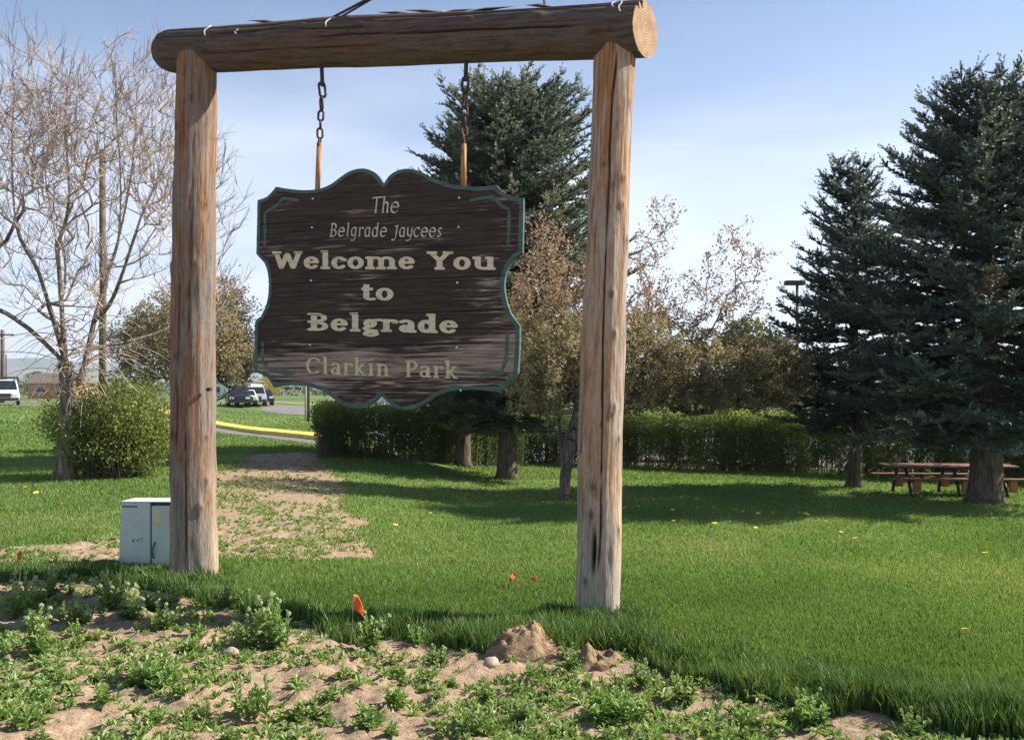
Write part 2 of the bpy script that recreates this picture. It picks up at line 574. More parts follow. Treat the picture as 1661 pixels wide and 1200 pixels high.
def log_geo(length, r0, r1, seed, knots, cracks, nz=300, nt=128, wob=0.024, bend=0.022, taper_end=(0, 0)):
    z = np.linspace(0, 1, nz)
    th = np.linspace(0, 2 * math.pi, nt, endpoint=False)
    Z, T = np.meshgrid(z, th, indexing='ij')
    R = r0 + (r1 - r0) * Z
    cx, sx = np.cos(T), np.sin(T)
    R = R + wob * 2 * (fbm(cx * 0.9 + 5, sx * 0.9, Z * length * 1.1, seed, 3) - 0.5)
    R = R + 0.010 * (fbm(cx * 3 + 5, sx * 3, Z * length * 3.0, seed + 5, 3) - 0.5)
    R = R + 0.010 * (vnoise(cx * 9 + 20, sx * 9 + 20, Z * length * 0.7, seed + 9) - 0.5)
    K = np.zeros_like(R)
    for (kz, kt, ks, kh) in knots:
        d = np.angle(np.exp(1j * (T - kt))) * r0
        q = (d / ks) ** 2 + ((Z * length - kz) / (ks * 1.5)) ** 2
        R = R + kh * np.exp(-q) - 0.6 * kh * np.exp(-q * 5)
        K = np.maximum(K, np.exp(-q * 3.0))
    Ck = np.zeros_like(R)
    for (z0, z1, ct, cw, cd) in cracks:
        zl = Z * length
        c = ct + (fbm(zl * 1.3, 0 * zl, 0, seed + int(ct * 10) % 50, 3) - 0.5) * 0.22
        d = np.angle(np.exp(1j * (T - c))) * r0
        env = sm(z0, z0 + 0.25, zl) * sm(z1, z1 - 0.25, zl)
        w = cw * (0.5 + vnoise(zl * 2.5, 0 * zl, 0, seed + 77))
        g = np.exp(-(d / w) ** 2) * env
        R = R - cd * g
        Ck = np.maximum(Ck, np.clip(g * 1.3, 0, 1))
    for e, side in ((taper_end[0], 0), (taper_end[1], 1)):
        if e:
            dz = (Z if side == 0 else 1 - Z) * length
            R = R * (1 - (1 - np.sqrt(np.clip(1 - (1 - np.clip(dz / e, 0, 1)) ** 2, 0, 1))) * 0.55)
    ox = bend * np.sin(Z * 5 + seed)
    oy = bend * np.cos(Z * 4 + seed * 2)
    V = np.stack([R * cx + ox, R * sx + oy, Z * length], 2).reshape(-1, 3)
    i = np.arange(nz * nt).reshape(nz, nt)
    F = np.stack([i[:-1].ravel(), np.roll(i[:-1], -1, 1).ravel(), np.roll(i[1:], -1, 1).ravel(), i[1:].ravel()], 1)
    b0, b1 = len(V), len(V) + 1
    V = np.concatenate([V, [V[:nt].mean(0)], [V[-nt - 0:].mean(0)]])
    V[b1] = V[(nz - 1) * nt:nz * nt].mean(0)
    t = np.arange(nt)
    capb = np.stack([np.full(nt, b0), (t + 1) % nt, t], 1)
    capt = np.stack([np.full(nt, b1), (nz - 1) * nt + t, (nz - 1) * nt + (t + 1) % nt], 1)
    z1 = np.zeros(2)
    return V, F, capb, capt, np.concatenate([K.ravel(), z1]), np.concatenate([Ck.ravel(), z1])

M_POST_L = mat_log('weathered_post_wood', 5.3, (0.27, 0.14, 0.07), (0.25, 0.15, 0.095), (0.50, 0.39, 0.28))
M_POST_R = mat_log('bleached_post_wood', 5.3, (0.34, 0.18, 0.085), (0.40, 0.26, 0.16), (0.62, 0.53, 0.42), grey=(0.36, 0.31, 0.26))
M_BEAM = mat_log('weathered_beam_wood', 30.0, (0.105, 0.08, 0.063), (0.105, 0.08, 0.063), (0.115, 0.08, 0.06), grey=(0.10, 0.092, 0.083))
def mat_endgrain():
    t = NT('sawn_end_grain')
    w = t.add('ShaderNodeTexWave', {'Vector': t.co(), 'Scale': 14.0, 'Distortion': 3.0, 'Detail': 3.0, 'Detail Scale': 2.0}, wave_type='RINGS', rings_direction='Z').outputs['Fac']
    n = t.noise(t.co(), 9, 5, 0.6)
    c = t.mix(t.ramp(w, [(0.2, 0.0), (0.8, 1.0)]), (0.30, 0.19, 0.115), (0.43, 0.29, 0.18))
    c = t.mix(1.0, c, t.ramp(n, [(0.3, 0.65), (0.6, 1.05)]), 'MULTIPLY')
    return t.pbr(c, 0.9, t.bump(w, 0.3, 0.004), spec=0.15)
M_END = mat_endgrain()

def orient(o, a, b, roll_to):
    """object local z from a to b, local -y as near as may be to roll_to"""
    z = (b - a).normalized()
    y = -(roll_to - z * roll_to.dot(z)).normalized()
    x = y.cross(z)
    M = Matrix((x, y, z)).transposed().to_4x4()
    M.translation = a
    o.matrix_world = M

frame = thing('log_sign_frame', 'rustic gateway of two peeled log posts carrying a thick log crossbeam', 'sign frame', (GL.x, GL.y, gz(GL.x, GL.y)))
def add_log(name, a, b, r0, r1, seed, knots, cracks, mat, end_mat=None, **kw):
    V, F, c0, c1, K, Ck = log_geo((b - a).length, r0, r1, seed, knots, cracks, **kw)
    me = mesh_np(name, V, [F, c0, c1], True, {'knot': K, 'crack': Ck})
    o = link(name, me, [mat, end_mat or M_END])
    n = len(F)
    mi = np.zeros(len(me.polygons), np.int32)
    mi[n:] = 1
    me.polygons.foreach_set('material_index', mi)
    sh = np.ones(len(me.polygons), bool)
    sh[n:] = False
    me.polygons.foreach_set('use_smooth', sh)
    orient(o, a, b, UN)
    o.parent = frame
    o.matrix_parent_inverse = Matrix.Translation(frame.location).inverted()
    return o
FR = -math.pi / 2     # theta that faces the camera
rk = random.Random(5)
def rknots(L, n, spread=1.3, s0=0.03, s1=0.055, h=0.014):
    return [(rk.uniform(0.2, L - 0.2), FR + rk.uniform(-spread, spread), rk.uniform(s0, s1), rk.uniform(0.4, 1.2) * h) for _ in range(n)]
# left post
u, v = uv_of(313, 940); lb = uv_pt(u, v - 0.25)
u, v = uv_of(318, 92); lt = uv_pt(u, v)
Lp = (lt - lb).length
add_log('post', lb, lt, 0.242, 0.196, 3, rknots(Lp, 13) + [(2.35, FR - 1.25, 0.05, 0.03), (0.9, FR - 0.9, 0.05, 0.02), (2.55, FR - 0.2, 0.04, 0.016), (1.75, FR - 0.35, 0.05, 0.02), (1.0, FR + 0.9, 0.045, 0.016)],
        [(0.3, 2.0, FR + 0.25, 0.0045, 0.03), (3.4, 5.4, FR - 0.75, 0.005, 0.04), (1.5, 3.4, FR - 0.1, 0.004, 0.02), (2.6, 4.4, FR + 0.5, 0.004, 0.02)], M_POST_L)
# right post
u, v = uv_of(964, 1010); rb = uv_pt(u, v - 0.25)
u, v = uv_of(997, 72); rt = uv_pt(u, v)
Lr = (rt - rb).length
add_log('post', rb, rt, 0.206, 0.180, 8, rknots(Lr, 12) + [(3.2, FR + 0.5, 0.04, 0.014), (2.2, FR + 0.75, 0.045, 0.018), (1.5, FR - 0.1, 0.05, 0.03), (1.25, FR - 0.15, 0.05, 0.03)],
        [(0.7, 5.4, FR + 0.18, 0.006, 0.05), (0.65, 1.2, FR - 0.02, 0.014, 0.10), (0.2, 3.0, FR - 0.8, 0.004, 0.03)], M_POST_R)
# beam
u0, v0 = uv_of(257, 84); u1, v1 = uv_of(1048, 48)
ba, bb = uv_pt(u0, v0), uv_pt(u1, v1)
LB = (bb - ba).length
beam = add_log('beam', ba, bb, 0.213, 0.243, 15, [(rk.uniform(0.1, LB - 0.2), FR + rk.uniform(-0.9, 1.1), rk.uniform(0.03, 0.05), 0.018) for _ in range(18)],
        [(0.1, LB + 0.3, FR - 0.75, 0.010, 0.06), (0.0, 2.6, FR - 0.35, 0.006, 0.04), (1.8, LB - 0.5, FR + 0.05, 0.006, 0.04), (3.4, LB + 0.3, FR - 1.1, 0.014, 0.08), (0.6, 3.0, FR + 0.5, 0.004, 0.02)],
        M_BEAM, taper_end=(0.22, 0), wob=0.022, bend=0.012)
# the beam's theta=-90deg faces the camera; rotate end face a little towards it as sawn
me = beam.data
co = np.empty(len(me.vertices) * 3, np.float32); me.vertices.foreach_get('co', co); co = co.reshape(-1, 3)
fz = sm(LB - 0.35, LB, co[:, 2])
co[:, 2] += fz * (co[:, 1]) * 0.30
me.vertices.foreach_set('co', co.ravel()); me.update()

M_BARK = mat_plain('torn_bark', (0.10, 0.075, 0.06), 0.9, 0.3, 12)
M_STAPLE = mat_plain('pale_wire', (0.62, 0.60, 0.55), 0.5, 0.1, 20)
def beam_pt(px, ang, out=0.0):
    """point on the beam's skin: ang 0 = front, 90 = top"""
    uu, _ = uv_of(px, 60)
    f = (uu - u0) / (u1 - u0)
    c = ba.lerp(bb, f)
    r = 0.213 + (0.03) * f + out
    return c + UN * (math.cos(math.radians(ang)) * r) + Vector((0, 0, math.sin(math.radians(ang)) * r))
def sliver(p0, p1, w, th):
    d = (p1 - p0)
    s = d.cross(Vector((0, 0, 1))).normalized() * w
    n = s.cross(d).normalized() * th
    m = p0.lerp(p1, 0.45)
    V = [p0, m + s, m - s, p1, m + n, ]
    V = np.array([tuple(q) for q in V])
    return V, np.array([(0, 1, 4), (0, 4, 2), (1, 3, 4), (4, 3, 2), (0, 2, 1), (1, 2, 3)])
def child_world(o, parent):
    o.parent = parent
    o.matrix_parent_inverse = parent.matrix_world.inverted()
bpy.context.view_layer.update()
for (xa, aa, oa, xb, ab, ob) in [(402, 84, 0.045, 470, 80, -0.015), (612, 82, 0.045, 690, 76, -0.012), (655, 84, 0.05, 735, 80, -0.01), (838, 88, 0.03, 730, 82, -0.015), (850, 88, 0.035, 905, 80, -0.012), (770, 88, 0.03, 700, 82, -0.015)]:
    V, F = sliver(beam_pt(xa, aa, oa), beam_pt(xb, ab, ob), 0.03, 0.022)
    child_world(link('bark_splinter', mesh_np('bark_splinter', V, F), M_BARK), beam)
for (px, a0, a1) in [(352, 62, 15), (402, 30, 15), (545, 70, 20), (1000, 60, 32), (1012, 55, 18), (1008, 75, 58), (725, 75, 60)]:
    pts = [beam_pt(px + 2 * math.sin(k), a0 + (a1 - a0) * k / 7, 0.008) for k in range(8)]
    V, F = pipe([tuple(p) for p in pts], 0.0055, 5)
    child_world(link('staple', mesh_np('staple', V, F), M_STAPLE), beam)
M_IRON = mat_plain('dark_iron', (0.06, 0.045, 0.038), 0.6, 0.25, 30, metal=0.5)
V, F = pipe([tuple(beam_pt(884, 90, -0.02)), tuple(beam_pt(883, 90, 0.05)), tuple(beam_pt(882, 90, 0.12))], 0.012, 6)
child_world(link('nail', mesh_np('nail', V, F), M_IRON), beam)
V, F = pipe([tuple(uv_pt(*uv_of(346, 632), 0.1)), tuple(uv_pt(*uv_of(354, 631), 0.12))], 0.02, 6)
o = link('iron_stub', mesh_np('iron_stub', V, F), M_IRON); child_world(o, frame)

# two dark cables that leave the beam top
M_CABLE = mat_plain('black_cable', (0.03, 0.03, 0.032), 0.55, 0.1, 10)
for k, (dx, lab) in enumerate([(0.0, 'slack black cable rising off the top of the log crossbeam'), (0.05, 'stiff black cable clipped to the crossbeam beside the slack one')]):
    s = beam_pt(540 + 14 * k, 80, 0.012)
    e = s + UD * 2.6 + Vector((0, 0.1 * k, 1.15 + 0.2 * k))
    pts = [s - UD * 0.5 + UN * 0.02 + Vector((0, 0, -0.015))] + [s.lerp(e, t) + Vector((0, 0, -0.25 * t * (1 - t))) for t in np.linspace(0, 1, 16)]
    V, F = pipe([tuple(p) for p in pts], 0.012 - 0.002 * k, 6)
    tag(link('cable', mesh_np('cable', V, F), M_CABLE), lab, 'cable')

# ------------------------------------------------------------------ the hanging board
SOFF = 0.03     # front face of the board in front of the beam axis
CROP = lambda q: (q[0] / 2.0 + 380, q[1] / 2.0 + 80)
OUT = [(76, 490), (104, 480), (122, 463), (136, 446), (170, 452), (220, 457), (270, 454), (310, 440), (345, 415), (375, 396), (410, 387), (440, 392), (465, 408), (485, 438),
       (502, 412), (527, 395), (560, 388), (600, 395), (640, 415), (690, 434), (740, 443), (800, 446), (850, 440), (868, 460), (895, 474), (938, 484),
       (937, 560), (935, 660), (908, 682), (886, 715), (876, 757), (880, 802), (894, 850), (911, 877), (926, 896), (925, 970), (920, 1052),
       (892, 1082), (860, 1113), (815, 1107), (760, 1104), (705, 1108), (660, 1122), (620, 1147), (590, 1162), (555, 1170), (520, 1162), (495, 1142), (475, 1122),
       (455, 1142), (430, 1156), (395, 1163), (355, 1155), (320, 1131), (290, 1110), (250, 1096), (205, 1090), (160, 1091), (128, 1097), (112, 1070), (92, 1056), (66, 1047),
       (66, 965), (68, 882), (90, 860), (105, 826), (112, 780), (110, 731), (100, 697), (86, 680), (72, 665), (74, 580)]
SHARP = {0, 3, 13, 22, 25, 27, 34, 36, 38, 48, 58, 61, 63, 70}
UVO = np.array([uv_of(*CROP(q), SOFF) for q in OUT])
def smooth_outline(P, sharp, n=5):
    r = []
    N = len(P)
    for i in range(N):
        p0, p1, p2, p3 = P[(i - 1) % N], P[i], P[(i + 1) % N], P[(i + 2) % N]
        if i in sharp: p0 = p1 - (p2 - p1)
        if (i + 1) % N in sharp: p3 = p2 + (p2 - p1)
        for k in range(n):
            t = k / n
            r.append(0.5 * ((2 * p1) + (-p0 + p2) * t + (2 * p0 - 5 * p1 + 4 * p2 - p3) * t ** 2 + (-p0 + 3 * p1 - 3 * p2 + p3) * t ** 3))
    return np.array(r)
OUTL = smooth_outline(UVO, SHARP)
UC = OUTL[:, 0].mean()
sign = thing('hanging_sign_board', 'dark brown scalloped welcome sign of weathered planks with green painted border', 'sign', tuple(uv_pt(UC, OUTL[:, 1].min(), 0)))
SIGN_M = Matrix((tuple(UD) , tuple(-UN), (0, 0, 1))).transposed().to_4x4()
SIGN_M.translation = uv_pt(UC, 0, SOFF)
sign.matrix_world = SIGN_M       # local x along board, local -y to the viewer, local z up (world height)
OUTL = OUTL - [UC, 0]
SEAM_PX = [545, 648, 748, 856, 960, 1074]
SEAMS = [float(np.mean([uv_of(*CROP((x, y)), SOFF)[1] for x in (76, 930)])) for y in SEAM_PX]

def clip_h(P, v, keep_above):
    r = []
    N = len(P)
    for i in range(N):
        a, b = P[i], P[(i + 1) % N]
        ia, ib = ((a[1] >= v) == keep_above), ((b[1] >= v) == keep_above)
        if ia: r.append(a)
        if ia != ib:
            t = (v - a[1]) / (b[1] - a[1])
            r.append(np.array([a[0] + (b[0] - a[0]) * t, v]))
    return np.array(r)

def mat_board():
    t = NT('brown_painted_plank')
    g = t.noise(t.co((2.2, 2.2, 42)), 1.0, 7, 0.62, 0.6)
    g2 = t.noise(t.co((5, 5, 130)), 1.0, 5, 0.6, 0.3)
    patch = t.noise(t.co((0.9, 0.9, 3.2), loc=(3.1, 0, 1.7)), 1.0, 5, 0.6, 0.5)
    s = t.add('ShaderNodeSeparateXYZ', {0: t.add('ShaderNodeTexCoord').outputs['Object']})
    x, z = s.outputs['X'], s.outputs['Z']
    zlo = t.ramp(t.math('DIVIDE', t.math('SUBTRACT', z, 1.9), 2.0), [(0.0, 0.17), (0.1, 0.2), (0.19, 0.38), (0.27, 0.26), (0.33, 0.03)])
    xr = t.math('MULTIPLY', t.ramp(t.math('DIVIDE', x, 1.35), [(0.62, 0.0), (1.0, 1.0)]), t.ramp(t.math('DIVIDE', t.math('SUBTRACT', z, 2.0), 2.0), [(0.0, 0.2), (0.55, 0.2), (0.66, 0.0)]))
    wear = t.math('ADD', t.math('ADD', patch, zlo), xr)
    wear = t.math('ADD', wear, t.math('MULTIPLY', t.math('SUBTRACT', g, 0.5), 1.15))
    wf = t.ramp(wear, [(0.66, 0.0), (0.86, 1.0)])
    paint = t.ramp(g, [(0.3, (0.020, 0.014, 0.011)), (0.5, (0.046, 0.032, 0.025)), (0.72, (0.075, 0.052, 0.04))])
    bare = t.ramp(g, [(0.34, (0.10, 0.075, 0.058)), (0.5, (0.24, 0.195, 0.155)), (0.68, (0.38, 0.33, 0.275))])
    c = t.mix(wf, paint, bare)
    c = t.mix(1.0, c, t.ramp(g2, [(0.32, 0.55), (0.48, 1.0)]), 'MULTIPLY')
    h = t.math('ADD', g, t.math('MULTIPLY', g2, 0.4))
    return t.pbr(c, 0.72, t.bump(h, 0.6, 0.008), spec=0.25)
M_BOARD = mat_board()
def mat_green():
    t = NT('green_trim_paint')
    n = t.noise(t.co((6, 6, 26)), 1.0, 6, 0.6)
    c = t.ramp(n, [(0.28, (0.035, 0.04, 0.034)), (0.42, (0.05, 0.10, 0.085)), (0.75, (0.085, 0.155, 0.135))])
    return t.pbr(c, 0.6, t.bump(n, 0.3, 0.004), spec=0.3)
M_GREEN = mat_green()
THK = 0.05
edges_v = [OUTL[:, 1].max() + 1] + SEAMS + [OUTL[:, 1].min() - 1]
for k in range(len(edges_v) - 1):
    hi, lo = edges_v[k], edges_v[k + 1]
    P = clip_h(clip_h(OUTL, hi, False), lo, True)
    bm = bmesh.new()
    y0 = -0.0012 * ((k * 7) % 3)
    f = bm.faces.new([bm.verts.new((p[0], y0, min(max(p[1], lo + .0028), hi - .0028))) for p in P])
    r = bmesh.ops.extrude_face_region(bm, geom=[f])
    for e in r['geom']:
        if isinstance(e, bmesh.types.BMVert):
            e.co.y = THK
            if abs(e.co.z - (lo + .0028)) < 1e-5: e.co.z = lo
            if abs(e.co.z - (hi - .0028)) < 1e-5: e.co.z = hi
    bmesh.ops.recalc_face_normals(bm, faces=bm.faces[:])
    for fc in bm.faces:
        fc.material_index = 1 if abs(fc.normal.y) < 0.5 and abs(fc.normal.z) < 0.999 else 0
    me = bpy.data.meshes.new('plank')
    bm.to_mesh(me); bm.free()
    link('plank', me, [M_BOARD, M_GREEN], sign)

# flat painted layers: marching squares over a field
def march(fu, u0, u1, v0, v1, step):
    nu, nv = max(3, int((u1 - u0) / step)), max(3, int((v1 - v0) / step))
    U, W = np.meshgrid(np.linspace(u0, u1, nu), np.linspace(v0, v1, nv))
    f = fu(U, W)
    V, F, cache = [], [], {}
    def vid(key, u, w):
        if key not in cache:
            cache[key] = len(V)
            V.append((u, w))
        return cache[key]
    ins = f > 0
    any_ = ins[:-1, :-1] | ins[1:, :-1] | ins[:-1, 1:] | ins[1:, 1:]
    for j, i in zip(*np.nonzero(any_)):
        c = [(j, i), (j, i + 1), (j + 1, i + 1), (j + 1, i)]
        poly = []
        for k in range(4):
            a, b = c[k], c[(k + 1) % 4]
            if ins[a]: poly.append(vid(a, U[a], W[a]))
            if ins[a] != ins[b]:
                p, q = (a, b) if a < b else (b, a)
                t = f[p] / (f[p] - f[q])
                poly.append(vid((p, q), U[p] + (U[q] - U[p]) * t, W[p] + (W[q] - W[p]) * t))
        if len(poly) >= 3: F.append(poly)
    return np.array(V), F

def seg_dist(U, W, A, B, sx=1.0, sy=1.0, rot=0.0):
    d = np.full(U.shape, 1e9)
    c, s = math.cos(rot), math.sin(rot)
    T = lambda x, y: ((x * c + y * s) / sx, (-x * s + y * c) / sy)
    X, Y = T(U, W)
    for a, b in zip(A, B):
        ax, ay = T(a[0], a[1]); bx, by = T(b[0], b[1])
        ex, ey = bx - ax, by - ay
        L = ex * ex + ey * ey + 1e-12
        t = np.clip(((X - ax) * ex + (Y - ay) * ey) / L, 0, 1)
        d = np.minimum(d, np.hypot(X - ax - t * ex, Y - ay - t * ey))
    return d

def paint_part(name, V, F, y, mat, label=None):
    me = bpy.data.meshes.new(name)
    me.from_pydata([(p[0], y, p[1]) for p in V], [], F)
    o = link(name, me, mat, sign)
    if label: o['label'] = label
    return o

def gaps(W):
    g = np.full(W.shape, 1.0)
    for s in SEAMS:
        g = np.minimum(g, np.abs(W - s) - 0.003)
    return g

OA, OB = OUTL, np.roll(OUTL, -1, 0)
def border_field(U, W):
    ins = in_poly(U, W, OUTL)
    d = seg_dist(U, W, OA, OB)
    worn = (fbm(U * 9, W * 30, 0, 91, 4) - 0.5) * 0.016
    worn = worn * (1 + 1.6 * sm(2.5, 2.0, W))
    bw = 0.036 + 0.006 * sm(0.6, 1.3, U)
    return np.minimum(np.where(ins, np.minimum(d - 0.0015, bw + worn - d), -d), gaps(W) )
V, F = march(border_field, OUTL[:, 0].min() - 0.02, OUTL[:, 0].max() + 0.02, OUTL[:, 1].min() - 0.02, OUTL[:, 1].max() + 0.02, 0.0075)
paint_part('painted_border', V, F, -0.0055, M_GREEN, 'green painted border following the scalloped edge')
ACC = [[(207, 492), (160, 484), (138, 508), (101, 532), (100, 634)], [(769, 490), (838, 478), (868, 508), (893, 522), (891, 600), (889, 638)], [(93, 952), (93, 1018), (135, 1046), (190, 1052)], [(886, 918), (882, 1010), (868, 1045), (800, 1060)]]
for line in ACC:
    L = np.array([uv_of(*CROP(q), SOFF) for q in line]) - [UC, 0]
    def acc_field(U, W):
        d = seg_dist(U, W, L[:-1], L[1:])
        worn = (fbm(U * 10, W * 30, 0, 95, 4) - 0.5) * (0.014 + 0.03 * sm(2.55, 2.3, W))
        return np.minimum(0.0155 + worn - d, gaps(W))
    V, F = march(acc_field, L[:, 0].min() - 0.04, L[:, 0].max() + 0.04, L[:, 1].min() - 0.04, L[:, 1].max() + 0.04, 0.006)
    paint_part('corner_stripe', V, F, -0.0058, M_GREEN)

# ---- lettering: strokes drawn with an elliptical pen, plus slab serifs
def arc(cx, cy, rx, ry, a0, a1, n=26):
    t = np.radians(np.linspace(a0, a1, n))
    return np.stack([cx + rx * np.cos(t), cy + ry * np.sin(t)], 1)
def glyph(ch, f):
    wx, wy, t, hw, cal = f['wx'], f['wy'], f['t'], f['hw'], f['cal']
    X, C, A = 0.50, 0.70, 0.74
    S, R = [], []
    def stroke(*p): S.append(np.array(p, float))
    def stem(x, y0, y1):
        if cal: stroke((x, y0 + wy), (x, y1 - wy))
        else: R.append((x - wx, y0, x + wx, y1))
    def sb(x, y=0.0, l=1.0, r=1.0):       # foot serif
        if t: R.append((x - wx - hw * l, y, x + wx + hw * r, y + t))
        elif cal: stroke((x, y + wy), (x + 0.05, y + wy + 0.03))
    def st(x, y, l=1.0, r=0.0):           # head serif
        if t: R.append((x - wx - hw * l, y - t, x + wx + hw * r, y))
        elif cal: stroke((x - 0.05, y - wy - 0.03), (x, y - wy))
    if ch == 'o':
        S.append(arc(.29, X / 2, .27 - wx, X / 2 - wy, 0, 360)); adv = .60
    elif ch == 'e':
        S.append(arc(.28, X / 2, .26 - wx, X / 2 - wy, 5, 318)); stroke((.05 + wx, X / 2 + .02), (.53 - wx, X / 2 + .02)); adv = .57
    elif ch == 'c':
        S.append(arc(.28, X / 2, .26 - wx, X / 2 - wy, 42, 318)); adv = .53
        if not cal: S.append(np.array([(.45, X - .13), (.455, X - .135)]))
    elif ch == 'l':
        stem(.18, 0, A); sb(.18); st(.18, A); adv = .36
    elif ch == 'i':
        stem(.18, 0, X); sb(.18); st(.18, X); stroke((.17, .67), (.175, .67)); adv = .36
    elif ch in 'nmhu':
        k = {'n': 1, 'h': 1, 'm': 2, 'u': 1}[ch]
        g = 2 * wx + .17 if not cal else .25
        x0 = .17 if not cal else .12
        if ch == 'u':
            stem(x0, .16, X); stem(x0 + g + .03, 0, X); st(x0, X); st(x0 + g + .03, X); sb(x0 + g + .03, 0, 0, 1)
            S.append(arc(x0 + g / 2 + .015, .17, g / 2 + .015, .17 - wy, 180, 360)); adv = x0 * 2 + g + .05
        else:
            stem(x0, 0, A if ch == 'h' else X); sb(x0); st(x0, A if ch == 'h' else X)
            for q in range(k):
                xa = x0 + q * g
                S.append(arc(xa + g / 2, X - .17, g / 2, .17 - wy, 180, 0)); stem(xa + g, 0, X - .16); sb(xa + g)
            adv = x0 * 2 + g * k + .02
    elif ch == 'r':
        stem(.17, 0, X); sb(.17); st(.17, X)
        S.append(arc(.33, X - .16, .16, .16 - wy, 180, 55)); stroke((.42, X - .065 - wy), (.425, X - .07 - wy)); adv = .47
    elif ch == 't':
        stem(.2, .12, .62); S.append(arc(.34, .13, .14, .13 - wy, 180, 300)); adv = .46
        if t: R.append((.05, X - t * 1.1, .40, X))
        else: stroke((.08, X - wy), (.36, X - wy))
    elif ch == 'a':
        if cal:
            S.append(arc(.26, X / 2, .2 - wx, X / 2 - wy, 60, 310)); stem(.42, 0, X); sb(.42)
        else:
            stem(.41, 0.04, .34); S.append(arc(.26, .33, .15, .17 - wy, 0, 140)); stroke((.145, .40), (.15, .40))
            S.append(arc(.25, .15, .19 - wx, .15 - wy, 20, 380)); R.append((.41 - wx, 0, .41 + wx + hw * .9, t))
        adv = .56
    elif ch == 'd':
        xs = .44
        S.append(arc(.26, X / 2, .22 - wx, X / 2 - wy, 40, 320)); stem(xs, 0, A); st(xs, A); sb(xs, 0, 0, 1); adv = .62
        S.append(np.array([(xs, X - .09), (.36, X - wy)])); S.append(np.array([(xs, .09), (.36, wy)]))
    elif ch == 'g':
        if cal:
            S.append(arc(.26, X / 2 + .02, .2 - wx, X / 2 - wy - .02, 60, 310)); stroke((.42, X - wy), (.41, -.05)); S.append(arc(.25, -.06, .16, .13, 0, -130)); adv = .55
        else:
            S.append(arc(.26, .33, .2 - wx, .17 - wy, 0, 360)); stroke((.40, .45), (.52, .47))
            S.append(np.array([(.18, .18), (.12, .12), (.16, .065), (.3, .055), (.42, .03)])); S.append(arc(.28, -.08, .24 - wx, .115 - wy, 0, 360)); adv = .56
    elif ch == 'y':
        stroke((.10, X - wy), (.12, .2), (.2, .06), (.3, .06), (.40, .14)); stroke((.42, X - wy), (.40, .05), (.33, -.13), (.2, -.2), (.1, -.16)); adv = .52
    elif ch == 's':
        S.append(np.array([(.33, .42), (.26, .47), (.16, .45), (.11, .37), (.16, .29), (.27, .22), (.32, .13), (.27, .05), (.17, .03), (.09, .07)])); adv = .42
    elif ch == 'k':
        stem(.17, 0, A); sb(.17); st(.17, A); stroke((.2, .2), (.42, .45)); stroke((.25, .26), (.46, .04)); sb(.46, 0, .3, .9)
        if t: R.append((.32, X - t, .54, X))
        adv = .60
    elif ch == 'T':
        stem(.3, 0, C); sb(.3); adv = .6
        if cal: stroke((.04, C - .06), (.1, C - wy), (.6, C - wy + .02))
        else: R.append((.03, C - t, .57, C))
    elif ch == 'B':
        stem(.2, 0, C)
        S.append(arc(.34, C * .75 - .01, .17, C * .25 - wy, 90, -90)); S.append(arc(.35, C * .26, .22 - wx * .3, C * .26 - wy, 90, -90))
        for yy in (wy, C * .51, C - wy): stroke((.08 if not cal else .14, yy), (.36, yy))
        if t:
            R.append((.03, 0, .3, t)); R.append((.03, C - t, .3, C))
        adv = .68
    elif ch == 'P':
        stem(.2, 0, C); sb(.2); st(.2, C)
        S.append(arc(.34, C * .72, .2 - wx * .3, C * .27 - wy, 90, -90))
        for yy in (C * .46, C - wy): stroke((.2, yy), (.34, yy))
        adv = .60
    elif ch == 'C':
        S.append(arc(.36, C / 2, .33 - wx, C / 2 - wy, 48, 312)); R.append((.58, C - .22, .615, C - .02)); adv = .70
    elif ch == 'J':
        stroke((.34, C - .12), (.32, .05), (.26, -.12), (.14, -.18), (.06, -.12)); stroke((.2, C - .14), (.4, C - .11)); adv = .46
    elif ch == 'W':
        stroke((.14, C - wy), (.32, wy)); stroke((.32, wy), (.52, C * .86)); stroke((.52, C * .86), (.72, wy)); stroke((.72, wy), (.92, C - wy))
        if t: R.append((.0, C - t, .32, C)); R.append((.74, C - t, 1.04, C))
        adv = 1.06
    elif ch == 'Y':
        stroke((.14, C - wy), (.40, .34)); stroke((.66, C - wy), (.40, .34)); stem(.40, 0, .36); sb(.40)
        if t: R.append((.0, C - t, .32, C)); R.append((.50, C - t, .82, C))
        adv = .80
    else:
        adv = .34
    return adv, S, R

